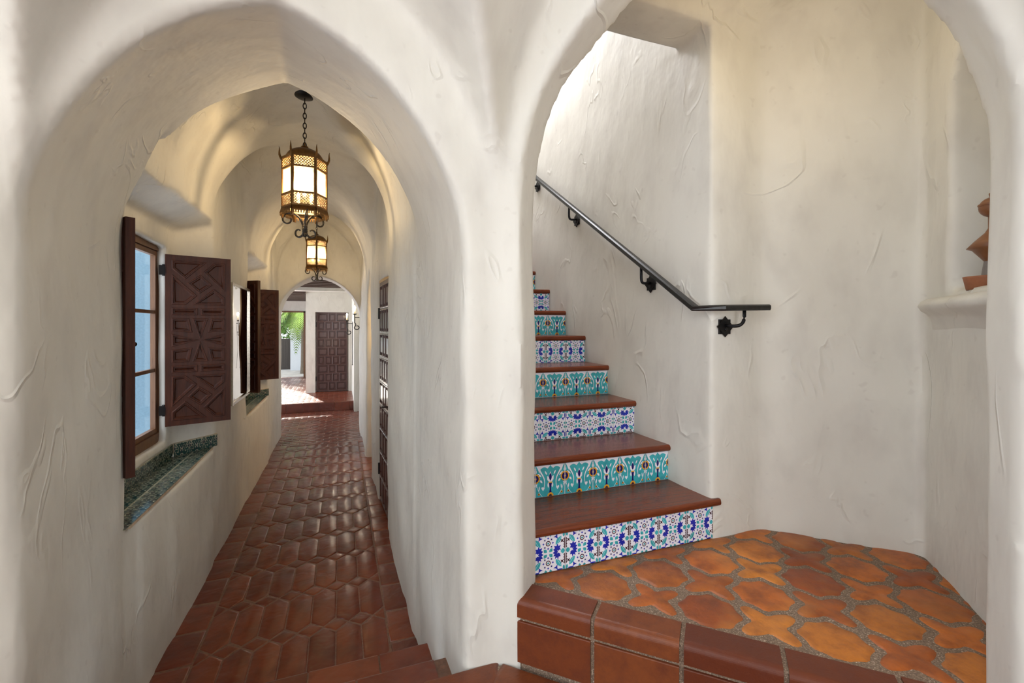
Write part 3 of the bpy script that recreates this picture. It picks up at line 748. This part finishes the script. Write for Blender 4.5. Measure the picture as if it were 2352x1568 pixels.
def shutter_cells(w_, h_):
    m = .036; u0, u1 = m, w_-m; W_ = u1-u0; v0, v1 = m, h_-m; Hh = v1-v0; out = []
    def sec(polys, ta, tb, s=.5):
        for p in polys: out.append(inset_ok([(u0+x*W_, v1-(ta+(tb-ta)*y)*Hh) for x, y in p], -.0015))
    def inset_ok(p, d): return inset(p, d)
    pin = [[(0, 0), (.64, 0), (.24, .42), (0, .19)], [(.58, .24), (.80, 0), (1, 0), (1, .68)], [(.53, .30), (.75, .53), (.50, .74), (.28, .51)],
           [(0, .32), (.46, .79), (.25, 1), (0, 1)], [(.79, .62), (1, .82), (1, 1), (.38, 1)]]
    sec(pin, 0, .275)
    sec([[(0, 0), (.47, 0), (.47, 1), (0, 1)], [(.53, 0), (1, 0), (1, 1), (.53, 1)]], .298, .340)
    star = [[(.37, 0), (.67, 0), (.52, .48)], [(0, .36), (.50, .50), (0, .64)], [(1, .36), (1, .64), (.54, .50)], [(.37, 1), (.52, .52), (.67, 1)],
            [(0, 0), (.31, 0), (.37, .32), (0, .28)], [(.73, 0), (1, 0), (1, .28), (.67, .32)], [(0, .72), (.37, .68), (.31, 1), (0, 1)], [(.67, .68), (1, .72), (1, 1), (.73, 1)]]
    sec(star, .363, .637)
    sec([[(0, 0), (.47, 0), (.47, 1), (0, 1)], [(.53, 0), (1, 0), (1, 1), (.53, 1)]], .660, .702)
    sec([[(x, 1-y) for x, y in p] for p in pin], .725, 1.0)
    return out
def make_shutter(label, hinge, ang, zb):
    w_, h_, t_ = .37, 1.133, .034
    root = thing('window_shutter', (*hinge, zb), label, 'shutter', rotz=ang)
    mb = MB().mat('walnut_carved'); cells = shutter_cells(w_, h_); prof = [(.003, .004), (.0085, .004), (.0115, -.002), (.0165, -.002), (.0235, -.0105)]
    carve(mb, cells, w_, h_, lambda u, v, q: (u, -t_/2-q, v), prof)
    carve(mb, cells, w_, h_, lambda u, v, q: (w_-u, t_/2+q, v), prof)
    y0, y1 = -t_/2, t_/2
    mb.add([(0, y0, 0), (0, y1, 0), (0, y1, h_), (0, y0, h_), (w_, y0, 0), (w_, y1, 0), (w_, y1, h_), (w_, y0, h_)], [(0, 3, 2, 1), (4, 5, 6, 7), (0, 1, 5, 4), (3, 7, 6, 2)])
    mb.build('carved_panel', root)
    for z in (.075, h_-.135):
        hb = MB().mat('black_iron').box((-.032, -.012, z), (.03, .012, z+.062)).box((-.001, -t_/2-.004, z+.004), (.001, t_/2+.003, z+.058))
        hb.tube([(-.004, 0, z-.006), (-.004, 0, z+.068)], .011, 8); hb.build('hinge', root)
    return root
make_shutter('carved dark wooden shutter standing open, its full face seen, right of the nearest window', (-1.075, 3.615), math.atan2(.120, .348), Z(-.657))
make_shutter('carved wooden shutter seen edge-on at the near side of the nearest window', (-1.076, 2.733), math.atan2(-.79, .61), Z(-.657))
make_shutter('dark wooden shutter beside the framed glass, near side of the second window', (-1.06, 5.440), math.atan2(-.22, .30), Z(-.667))
make_shutter('small carved brown shutter farthest down the corridor beside the far arch', (-1.085, 6.425), math.atan2(.120, .345), Z(-.667))

# ---------------------------------------------------------------- windows
SG = dict(tile_white='sill_cream', tile_turquoise='sill_green', tile_teal='sill_green', tile_cobalt='sill_blue', tile_navy='sill_blue', tile_maroon='sill_blue', tile_yellow='sill_cream', tile_pale='sill_cream')
def make_window(name, dy, e):
    root = thing(name, (-1.16, 3.2+dy, Z(-.78)), None, None, kind='structure')
    def wb(mb, nm, par=root):
        ob = mb.build(nm, par); M0 = Vector((-1.16, 3.2+dy, Z(-.78)))
        if par is root: ob.location = (1.16, -3.2-dy, -Z(-.78))
        return ob
    ya, yb, za, zb = 2.77+dy, 3.645+dy+e, Z(-.755), Z(.545); xa, xb = -1.158, -1.112
    mb = MB().mat('frame_wood')
    mb.box((xa, ya, za), (xb, ya+.03, zb)).box((xa, yb-.03, za), (xb, yb, zb)).box((xa, ya+.03, zb-.05), (xb, yb-.03, zb)).box((xa, ya+.03, za), (xb, yb-.03, za+.06))
    wb(mb, 'window_frame')
    ym = (ya+yb)/2
    for a, b in ((ya+.031, ym-.001), (ym+.001, yb-.031)):
        mb = MB().mat('frame_wood'); x0, x1 = -1.150, -1.122; z0, z1 = za+.062, zb-.052; s = .030
        mb.box((x0, a, z0), (x1, a+s, z1)).box((x0, b-s, z0), (x1, b, z1)).box((x0, a+s, z0), (x1, b-s, z0+s)).box((x0, a+s, z1-s), (x1, b-s, z1))
        for f in (.345, .665): zz = z0+(z1-z0)*f; mb.box((x0+.003, a+s, zz-.011), (x1-.004, b-s, zz+.011))
        sa = wb(mb, 'casement')
        g = MB().mat('window_glass')  .box((-1.137, a+s, z0+s), (-1.134, b-s, z1-s)).build('pane', sa)
    k = MB().mat('black_iron').tube([(-1.126, ym-.02, Z(-.10)), (-1.10, ym-.02, Z(-.10))], .006, 8).sphere((-1.094, ym-.02, Z(-.10)), .013, 10, 6)
    wb(k, 'window_knob')
    # tiled sill and upstand
    mb = MB().mat('sill_grout').box((-1.075, 2.50+dy, Z(-.90)), (-.872, 3.93+dy+e, Z(-.885)))
    sz = .1; yy = 3.93+dy+e
    while yy > 2.45+dy:
        for i in range(2): paint_tile(mb, DB, lambda u, v, q, yy=yy, i=i: (-1.02+.1*i-v, yy-.05+u, Z(-.886)+q), sz, recol=SG)
        yy -= sz
    wb(mb, 'tiled_sill')
    mb = MB(); n_ = 11; st_ = (3.715-2.675+e)/n_
    for i in range(n_): paint_tile(mb, DB, lambda u, v, q, i=i: (-1.064+q, 2.675+dy+st_*(i+.5)+u*st_, Z(-.838)+v*.090), 1.0, recol=SG)
    d = Vector((-.866+1.07, 3.95-3.715)); L_ = d.length; d.normalize(); nn = (d.y, -d.x)
    for i in range(3): paint_tile(mb, DB, lambda u, v, q, i=i: (-1.072+d.x*L_/3*(i+.5+u)+nn[0]*(q+.020), 3.715+dy+e+d.y*L_/3*(i+.5+u)+nn[1]*(q+.020), Z(-.838)+v*.090), 1.0, recol=SG, lift=.0002)
    mb.mat('sill_grout'); yc = 3.715+dy+e; P4 = [(-1.072, yc), (-1.072+d.x*L_, yc+d.y*L_), (-1.072+d.x*L_+nn[0]*.0195, yc+d.y*L_+nn[1]*.0195), (-1.072+nn[0]*.0195, yc+nn[1]*.0195)]
    mb.prism(P4[::-1] if area(P4) < 0 else P4, Z(-.884), Z(-.793))
    wb(mb, 'tiled_upstand')
make_window('window_1', 0, .015); make_window('window_2', 2.735, -.08)

# ---------------------------------------------------------------- framed glass on the left wall
pf = thing('framed_picture', (-.866, 4.77, Z(-.15)), 'tall slim silver framed glass picture reflecting the corridor, hung between the two windows', 'picture')
y0, y1, z0, z1 = -.40, .40, -.51, .52
mb = MB().mat('silver_leaf'); f = .022
for a, b in (((0, y0, z0), (.035, y0+f, z1)), ((0, y1-f, z0), (.035, y1, z1)), ((0, y0+f, z0), (.035, y1-f, z0+f)), ((0, y0+f, z1-f), (.035, y1-f, z1))): mb.box(a, b)
mb.build('picture_frame', pf)
mb = MB().mat('mirror_glass').box((.004, y0+f, z0+f), (.022, y1-f, z1-f)); mb.build('picture_glass', pf)

# ---------------------------------------------------------------- carved doors
def door_cells(w_, h_, rows=9, top3=True):
    out = []; mx, mz = .022, .02; W_ = w_-2*mx; rh = (h_-2*mz)/rows; g = .006
    for r in range(rows):
        z1 = h_-mz-rh*r-g; z0 = z1-rh+2*g
        cuts = [0, .37, .63, 1] if (r % 2 == 0) == top3 else [0, .25, .5, .75, 1]
        for a, b in zip(cuts, cuts[1:]): out.append([(mx+W_*a+g, z0), (mx+W_*b-g, z0), (mx+W_*b-g, z1), (mx+W_*a+g, z1)])
    return out
def carved_door(name, loc, ang, w_, h_, mat, handle=None):
    root = thing(name, loc, None, None, kind='structure', rotz=ang)
    mb = MB().mat(mat); t_ = .05; prof = [(.005, .004), (.012, .004), (.020, -.014), (.032, -.014), (.040, .0), (.046, .0)]
    carve(mb, door_cells(w_, h_), w_, h_, lambda u, v, q: (u, -q, v), prof)
    mb.add([(0, 0, 0), (0, t_, 0), (0, t_, h_), (0, 0, h_), (w_, 0, 0), (w_, t_, 0), (w_, t_, h_), (w_, 0, h_)], [(0, 3, 2, 1), (4, 5, 6, 7), (0, 1, 5, 4), (3, 7, 6, 2), (1, 2, 6, 5)])
    mb.build('door_panel', root)
    for z in (.25, h_-.35):
        MB().mat('black_iron').box((w_-.002 if handle == 'l' else -.012, -.014, z), (w_+.012 if handle == 'l' else .004, .006, z+.11)).build('hinge', root)
    kx = .07 if handle == 'l' else w_-.07
    MB().mat('black_iron').tube([(kx, 0, h_*.47), (kx, -.035, h_*.47)], .006, 8).add([], []).lathe([(.018, -.004), (.024, 0), (.018, .004)], (kx, -.04, h_*.47), 12).build('door_handle', root)
    return root
dr = carved_door('door_1', (.374, 4.73, .012), math.atan2(4.10-4.73, .408-.374), .63, 2.145, 'dark_door_wood')
MB().mat('gilt').box((.0, -.004, 2.148), (.64, .05, 2.175)).mat('frame_wood').box((-.002, .0, 2.146), (.64, .05, 2.172)).build('door_head', dr)
carved_door('door_2', (-.515, 11.765, HZ+.01), 0, .695, 1.885, 'dark_door_wood')

# ---------------------------------------------------------------- the hall beyond the far arch
def pbox(name, *bx, mat='plaster'):
    m = MB().mat(mat)
    for a, b in bx: m.box(a, b)
    o = m.build(name); return struct(o)
pbox('wall_hall_right', ((.40, 8.0, -.1), (.7, 9.85, 3.3)), ((.275, 9.85, -.1), (.7, 12.0, 3.3)))
pbox('wall_hall_door', ((-.74, 11.70, HZ-.1), (-.535, 12.0, 3.3)), ((.20, 11.70, HZ-.1), (.30, 12.0, 3.3)), ((-.535, 11.70, Z(.345)), (.20, 12.0, 3.3)), ((-.535, 11.83, HZ-.1), (.20, 12.0, Z(.35))), ((-.74, 12.0, HZ-.1), (-.60, 15.4, 3.3)))
pbox('wall_hall_end', ((-1.0, 15.3, HZ-.1), (-.6, 15.55, 3.3)), ((-3.3, 15.3, Z(.44)), (-1.0, 15.55, 3.3)))
pbox('wall_hall_left', ((-3.4, 8.0, -.1), (-3.2, 9.3, 3.3)), ((-3.4, 13.6, -.1), (-3.2, 15.5, 3.3)), ((-3.4, 9.3, 2.4), (-3.2, 13.6, 3.3)))
pbox('wall_hall_front', ((-3.4, 7.9, -.1), (-1.46, 8.1, 4.6)), ((.7, 7.9, -.1), (2.4, 8.1, 3.3)), mat='shaded_stucco')  # left part raised to block low sun from the windows; shade painted in
pbox('ceiling_hall', ((-3.4, 7.95, Z(.98)), (.7, 11.35, Z(1.1))), ((-3.4, 11.3, Z(.86)), (.7, 15.6, Z(1.0))))
pbox('trim_1', ((-3.2, 11.05, Z(.80)), (.28, 11.35, Z(1.02))))
pbox('trim_2', ((-1.03, 15.27, HZ), (-.985, 15.31, Z(.47))), ((-3.2, 15.27, Z(.43)), (-.985, 15.31, Z(.47))), mat='frame_wood')
def beam(y, za, zb, xa, xb, first=[]):
    b_ = MB().mat('beam_wood').box((xa, 0, 0), (xb, .11, zb-za)).build('ceiling_beam'); b_.location = (0, y, za)
    return b_
yb_ = [8.35, 8.72, 9.09, 9.46, 9.83, 10.20, 10.57, 10.90]
for i, y in enumerate(yb_):
    tag(beam(y, Z(.87), Z(.978), -3.2, .27 if y > 9.8 else .395), 'dark wooden beam across the hall ceiling just beyond the far arch', 'beam', 'beams of the front hall ceiling')
for i in range(8):
    y = 11.6+.46*i; tag(beam(y, Z(.76), Z(.862), -3.2, -.75), 'dark wooden beam under the ceiling before the garden doorway', 'beam', 'beams before the garden doorway')

# ---------------------------------------------------------------- lanterns
def spiral(cx, cz, r0, r1, a0, a1, n=18): return [(cx+(r0+(r1-r0)*i/n)*math.cos(a0+(a1-a0)*i/n), 0, cz+(r0+(r1-r0)*i/n)*math.sin(a0+(a1-a0)*i/n)) for i in range(n+1)]
ZT = 1.622
def make_lantern(loc, label, rot):
    loc = (loc[0], loc[1], loc[2]-.016)
    root = thing('hanging_lantern', loc, label, 'lantern', rotz=rot)
    q = lambda r: r-ZT
    MB().mat('black_iron').lathe([(.0001, .012), (.075, .012), (.080, .004), (.076, -.012), (.055, -.026), (.02, -.034), (.0001, -.034)], (0, 0, 0), 28).build('ceiling_canopy', root)
    mb = MB().mat('black_iron'); z = -.03; i = 0
    while z > q(1.285):
        lp = []
        for k in range(14):
            a = 2*PI*k/14; x_ = .0105*math.cos(a); z_ = z-.021+.021*math.sin(a)
            lp.append((x_, 0, z_) if i % 2 else (0, x_, z_))
        mb.tube(lp, .0032, 6, closed=True, up=(0, 1, 0) if i % 2 else (1, 0, 0)); z -= .034; i += 1
    mb.build('chain', root)
    R = .143; cor = [(R*math.cos(PI/3*k), R*math.sin(PI/3*k)) for k in range(6)]
    mb = MB().mat('lantern_bronze')
    mb.lathe([(.0001, q(1.168)), (.10, q(1.168)), (R+.005, q(1.163)), (R+.005, q(1.153)), (.10, q(1.153))], seg=6, smooth=False)
    mb.lathe([(.120*math.cos(a_), q(1.164)+.078*math.sin(a_)) for a_ in [PI/2*i/9 for i in range(9)]]+[(.0001, q(1.242))], seg=30)
    mb.lathe([(.0001, q(1.285)), (.006, q(1.28)), (.006, q(1.262)), (.024, q(1.256)), (.024, q(1.250)), (.007, q(1.246)), (.007, q(1.225))], seg=14)
    mb.build('domed_roof', root)
    for k, (x, y) in enumerate(cor):
        mb = MB().mat('lantern_bronze')
        a = PI/3*k; c, s = math.cos(a), math.sin(a)
        mb.tube([(x*1.01+c*o, y*1.01+s*o, q(zz)) for o, zz in ((-.002, 1.15), (.006, 1.166), (.0115, 1.182), (.0125, 1.198), (.0115, 1.213), (.012, 1.226), (.015, 1.238))], .0075, 8, scales=[1.1, 1.05, .95, .78, .58, .36, .1], up=(-s, c, 0)); mb.build('corner_horn', root)
    fr = MB().mat('lantern_bronze'); lau = MB().mat('lantern_bronze'); lal = MB().mat('lantern_bronze'); sk = MB().mat('lantern_bronze'); gp = []
    for k in range(6):
        A = Vector((*cor[k], 0)); B = Vector((*cor[(k+1) % 6], 0)); t_ = (B-A).normalized(); nr = Vector((t_.y, -t_.x, 0)); L_ = (B-A).length
        Tm = Matrix(((t_.x, 0, nr.x, A.x), (t_.y, 0, nr.y, A.y), (0, 1, 0, 0), (0, 0, 0, 1)))
        for m_ in (fr, lau, lal, sk): m_.T = Tm
        fr.box((0, q(.755), -.004), (.011, q(1.165), .004)).box((L_-.011, q(.755), -.004), (L_, q(1.165), .004))
        for z0, z1 in ((1.150, 1.166), (1.078, 1.090), (.905, .916), (.822, .832)): fr.box((.01, q(z0), -.004), (L_-.01, q(z1), .0045))
        for lat, z0, z1 in ((lau, 1.090, 1.150), (lal, .832, .905)):
            a0, a1, b0, b1 = .011, L_-.011, q(z0), q(z1); hh = b1-b0; sp = .0185
            for sgn in (1, -1):
                c_ = -hh
                while c_ < (a1-a0):
                    # line x = c + s (s height), clipped
                    s0, s1 = max(0, -c_), min(hh, (a1-a0)-c_)
                    if s1-s0 > .004:
                        p, r_ = ((a0+c_+s0, b0+s0), (a0+c_+s1, b0+s1)) if sgn > 0 else ((a0+c_+s0, b1-s0), (a0+c_+s1, b1-s1))
                        w2 = .0017; dx, dy = (r_[0]-p[0]), (r_[1]-p[1]); ll = math.hypot(dx, dy); ox, oy = -dy/ll*w2, dx/ll*w2
                        lat.add([(p[0]+ox, p[1]+oy, h2) for h2 in ()] + [(p[0]+ox, p[1]+oy, .0015), (p[0]-ox, p[1]-oy, .0015), (r_[0]-ox, r_[1]-oy, .0015), (r_[0]+ox, r_[1]+oy, .0015),
                                 (p[0]+ox, p[1]+oy, -.0015), (p[0]-ox, p[1]-oy, -.0015), (r_[0]-ox, r_[1]-oy, -.0015), (r_[0]+ox, r_[1]+oy, -.0015)], [(0, 1, 2, 3), (4, 7, 6, 5), (0, 3, 7, 4), (1, 5, 6, 2)])
                    c_ += sp
        sk.add([(0, q(.822), .004), (L_, q(.822), .004), (L_, q(.790), .013), (0, q(.790), .013)], [(3, 2, 1, 0), (0, 1, 2, 3)])
        sk.box((0, q(.786), .0115), (L_, q(.792), .0145))
        for i in range(9): x_ = L_*(i+.5)/9; sk.box((x_-.0042, q(.770), .0115), (x_+.0042, q(.788), .0145))
        g = MB().mat('mica'); g.T = Tm; g.box((.005, q(.832), -.0085), (L_-.005, q(1.150), -.0065)); gp.append(g)
    fr.build('lantern_frame', root); lau.build('upper_lattice', root); lal.build('lower_lattice', root); sk.build('toothed_skirt', root)
    for g in gp: g.build('mica_pane', root)
    MB().mat('mica').prism(circ(0, 0, .128, 6), q(.812), q(.815)).build('base_pane', root)
    for k in range(3):
        a = 2*PI*k/3+PI/6; x, y = .048*math.cos(a), .048*math.sin(a)
        ob = MB().mat('candle_wax').tube([(x, y, q(.815)), (x, y, q(.90))], .010, 8).build('candle', root)
        MB().mat('lit_bulb').lathe([(.0001, 0), (.009, .004), (.0125, .016), (.008, .032), (.0001, .046)], (x, y, q(.90)), 10).build('bulb', ob)
    mb = MB().mat('scroll_iron').lathe([(.0001, q(.715)), (.016, q(.715)), (.019, q(.705)), (.017, q(.695)), (.019, q(.686)), (.012, q(.680)), (.008, q(.66)), (.0001, q(.655))], seg=14)
    mb.sphere((0, 0, q(.648)), .016, 12, 8).build('scroll_hub', root)
    for k in range(3):
        a = 2*PI*k/3+PI-rot-math.radians(20); mb = MB().mat('scroll_iron')
        mb.T = Matrix.Rotation(a, 4, 'Z')
        p = [(x, 0, z) for x, _, z in bez3((.010, 0, q(.700)), (.018, 0, q(.76)), (.055, 0, q(.800)), (.110, 0, q(.800)), 9)]+spiral(.115, q(.757), .043, .020, PI/2, -PI*1.15, 20)[1:]
        n_ = len(p); mb.sweep(p, [(-.0065, -.004), (.0065, -.004), (.0065, .004), (-.0065, .004)], up=(0, 1, 0), scales=[1.0-.3*(i/n_) for i in range(n_)])
        mb.build('upper_scroll', root)
        mb = MB().mat('scroll_iron'); mb.T = Matrix.Rotation(a-.25, 4, 'Z')
        p = [(.010, 0, q(.695)), (.012, 0, q(.67))]+[(x, 0, z) for x, _, z in spiral(.048, q(.668), .038, .017, PI, PI*2.75, 20)]
        n_ = len(p); mb.sweep(p, [(-.0065, -.004), (.0065, -.004), (.0065, .004), (-.0065, .004)], up=(0, 1, 0), scales=[1.0-.3*(i/n_) for i in range(n_)])
        mb.build('lower_scroll', root)
    return root
make_lantern((-.225, 3.45, Z(ZT)), 'large hexagonal bronze lantern on a chain, nearest in the corridor vault', math.radians(1.5))
make_lantern((-.287, 6.65, Z(ZT)), 'smaller-looking hexagonal bronze lantern hanging before the far arch', math.radians(32))

# ---------------------------------------------------------------- wall sconces in the hall
def sconce(loc, label, s=1.0, tail=0):
    root = thing('wall_sconce', loc, label, 'sconce')
    mb = MB().mat('black_iron').box((-.012, -.028, -.09), (0, .028, .09))
    if tail: mb.tube([(-.008, 0, -.08), (-.008, 0, -tail)], .007, 6).sphere((-.008, 0, -tail), .012, 8, 6)
    mb.build('backplate', root)
    mb = MB().mat('black_iron'); mb.tube([(-.01, 0, .05), (-.12*s, 0, .05)], .008, 6)
    mb.tube([(-.12*s, 0, .10), (-.12*s, 0, .0)]+[(-.12*s+.02*math.sin(t*2.2), 0, -.05-.06*t) for t in (0, .5, 1)]+[(x, 0, z) for x, _, z in spiral(-.075*s, -.14, .055, .02, PI*1.05, PI*2.7, 16)], .009, 6, up=(0, 1, 0))
    mb.build('scroll_arm', root)
    MB().mat('black_iron').lathe([(.0001, .10), (.02, .10), (.048, .118), (.044, .122), (.0001, .112)], (-.12*s, 0, 0), 16).build('drip_cup', root)
    c_ = MB().mat('candle_wax').tube([(-.12*s, 0, .115), (-.12*s, 0, .215)], .017, 10).build('candle', root)
    MB().mat('candle_bulb').lathe([(.0001, 0), (.013, .006), (.018, .024), (.010, .048), (.0001, .068)], (-.12*s, 0, .212), 10).build('bulb', c_)
    lamp('POINT', 'sconce_light', (loc[0]-.14*s, loc[1]-.03, loc[2]+.25), 4, (1, .82, .58), .02)
sconce((.395, 9.35, Z(.13)), 'higher iron candle sconce on the right hall wall, in line with the far arch', 1.0)
sconce((.270, 10.55, Z(.02)), 'lower iron candle sconce with a long hanging tail beside the carved hall door', 1.0, .85)

# ---------------------------------------------------------------- arched wall niche: shelf and pottery
def qn(q, e, z): return ((3.52+1.13)/2-q*r2+e*r2, (3.52-1.13)/2-q*r2-e*r2, z)    # e>0 into the wall
mb = MB().mat('plaster'); sec = [(.02, .118), (-.030, .112), (-.052, .100), (-.062, .082), (-.052, .064), (-.030, .050), (-.014, .030), (-.004, -.01), (.03, -.05)]
Q = [(.085, .3), (.10, .85), (.125, 1.0), (.5, 1.0), (1.0, 1.0)]; vs = []; n_ = len(sec)
for q, k in Q:
    for e, z in sec: vs.append(qn(q, e*k if e < 0 else e, Z(z)))
fs = [(i*n_+j, i*n_+j+1, (i+1)*n_+j+1, (i+1)*n_+j) for i in range(len(Q)-1) for j in range(n_-1)]+[tuple(range(n_))]
mb.add(vs, fs, True); struct(mb.build('trim_3'))
px, py, pz = qn(.375, .055, Z(.128))
pot = thing('terracotta_dish', (px, py, pz), 'low round terracotta dish on the arched wall niche shelf', 'dish')
MB().mat('terracotta_pot').lathe([(.0001, 0), (.058, 0), (.066, .040), (.068, .046), (.060, .046), (.054, .010), (.0001, .008)], (0, 0, 0), 24).build('bowl', pot)
fg = thing('clay_figurine', (px-.012, py-.012, pz+.009), 'grey and brown clay figurine with a round head and pointed collar standing in the dish', 'figurine')
MB().mat('grey_clay').lathe([(.0001, 0), (.030, 0), (.028, .03), (.022, .075), (.018, .10), (.0001, .10)], seg=18).build('body', fg)
MB().mat('brown_clay').lathe([(.018, .085), (.050, .128), (.064, .134), (.042, .160), (.018, .185), (.010, .20), (.010, .24), (.0001, .24)], seg=18).build('collar', fg)
MB().mat('brown_clay').sphere((0, 0, .272), .034, 16, 10).lathe([(.0345, .276), (.036, .280), (.0345, .284)], (0, 0, 0), 18).lathe([(.006, .302), (.009, .318), (.0001, .326)], seg=8).build('head', fg)

# ---------------------------------------------------------------- unseen room added behind the vestibule to shut out sky light
pbox('wall_room', ((-2.3, -4.1, -.1), (-2.1, -1.25, 3.4)), ((1.95, -4.1, -.1), (2.15, -1.25, 3.4)), ((-2.3, -4.2, -.1), (2.15, -4.0, 1.2)), ((-2.3, -4.2, 3.2), (2.15, -4.0, 3.6)), ((-2.3, -4.2, 1.2), (-1.2, -4.0, 3.2)), ((1.2, -4.2, 1.2), (2.15, -4.0, 3.2)),
     ((-2.3, -1.45, -.1), (-1.85, -1.25, 4.2)), ((1.52, -1.45, -.1), (2.15, -1.25, 4.2)), ((-2.3, -1.45, 3.3), (2.15, -1.35, 4.7)))
pbox('ceiling_room', ((-2.3, -4.2, 3.35), (2.15, -1.35, 3.5)))
pbox('floor_room', ((-2.3, -4.2, .3), (2.15, -1.28, V0-.002)), mat='step_terracotta')

# ---------------------------------------------------------------- outside
tag(MB().mat('paving').box((-14, 15.55, HZ-.25), (8, 34, HZ-.03)).mat('paving').build('floor_courtyard'), None, None, kind='structure')
wl = MB().mat('white_paint').box((-1.66, 18.2, HZ-.05), (2.5, 18.45, Z(-.15))).box((-1.70, 18.16, Z(-.16)), (2.5, 18.49, Z(-.10))).build('garden_wall')
tag(wl, 'white painted garden wall beyond the doorway behind the palm', 'wall')
gt = thing('garden_gate', (-1.88, 18.3, HZ-.03), 'dark solid gate beside the white garden wall', 'gate')
mb = MB().mat('charcoal_gate').box((-.19, 0, .03), (.21, .05, 1.15))
for i in range(5): mb.box((-.19+.08*i, -.006, .03), (-.182+.08*i, 0, 1.15))
mb.build('gate_leaf', gt); MB().mat('frame_wood').box((-.26, -.03, 0), (-.19, .08, 1.25)).build('gate_post', gt)
def frond(mb, base, yaw, ln, rise, droop, lf=.32, n=26):
    c, s = math.cos(yaw), math.sin(yaw); pts = []
    for i in range(n+1):
        t = i/n; r = ln*(t-.12*t*t); pts.append(Vector((base[0]+c*r, base[1]+s*r, base[2]+rise*t*1.6-droop*t*t*1.6)))
    mb.mat('palm_leaf').tube(pts, .012, 5, scales=[1.2-.9*i/n for i in range(n+1)])
    sd = Vector((-s, c, 0))
    for i in range(3, n):
        p = pts[i]; d = (pts[i+1]-pts[i-1]).normalized(); L_ = lf*math.sin(PI*min(1, .15+.85*i/n))**.6*random.uniform(.85, 1.1)
        for sg_ in (-1, 1):
            tip = p+(sd*sg_*.72+d*.55+Vector((0, 0, -.42))).normalized()*L_; md = (p+tip)/2+Vector((0, 0, .03)); ww = d*.016
            mb.add([p-ww, p+ww, md+ww*1.2, tip, md-ww*1.2], [(0, 1, 2, 3, 4)])
pal = thing('palm_tree', (-1.12, 16.95, HZ-.03), 'green palm whose arching fronds hang across the garden doorway', 'palm')
mb = MB().mat('palm_trunk').lathe([(.13, 0), (.11, .3), (.10, 1.0), (.09, 1.95), (.11, 2.2), (.04, 2.32)], seg=12); mb.build('trunk', pal)
for k in range(19):
    mb = MB(); frond(mb, (0, 0, 2.25), 2*PI*k/19+random.uniform(-.1, .1), random.uniform(1.1, 1.45), random.uniform(.1, .7), random.uniform(.95, 1.35), .42, 34); mb.build('frond', pal)
def bush(name, loc, rx, rz, label, cat, n=2600, trunk=0, leafs=.07, mat='leaf_green'):
    root = thing(name, loc, label, cat, None)
    mb = MB().mat(mat)
    for i in range(n):
        a = random.uniform(0, 2*PI); u = random.uniform(-1, 1); r = (random.random()**.35)*(1+.18*math.sin(3*a)+.12*math.sin(5*u+a)); h = math.sqrt(1-u*u)
        p = Vector((rx*r*h*math.cos(a), rx*r*h*math.sin(a), trunk+rz+rz*r*u)); d = Vector((random.gauss(0, 1), random.gauss(0, 1), random.gauss(0, .6))).normalized()*leafs; e = Vector((random.gauss(0, 1), random.gauss(0, 1), random.gauss(0, 1))).cross(d).normalized()*leafs*.4
        mb.add([p-d, p+e, p+d, p-e], [(0, 1, 2, 3)])
    mb.build('foliage', root)
    MB().mat('palm_trunk').lathe([(.05+.02*trunk, 0), (.04+.015*trunk, trunk+rz)], seg=8).build('stem', root)
bush('garden_tree', (-3.4, 24.0, HZ-.03), 1.9, 1.6, 'leafy green tree filling the left of the garden doorway', 'tree', 4600, .8, .13)
bush('garden_tree', (-1.7, 29.0, HZ-.03), 2.5, 1.9, 'taller green tree behind the palm and white wall', 'tree', 5200, 1.0, .16)
bush('garden_shrub', (-2.5, 19.4, HZ-.03), .42, .40, 'low green shrub beside the garden gate', 'shrub', 1500, 0, .05)
tag(MB().mat('shaded_stucco').box((-5.2, 0, -.2), (-4.9, 7.5, 2.3)).build('neighbour_wall'), 'outside wall with shade painted into its blue-grey colour, seen through the window glass', 'wall')
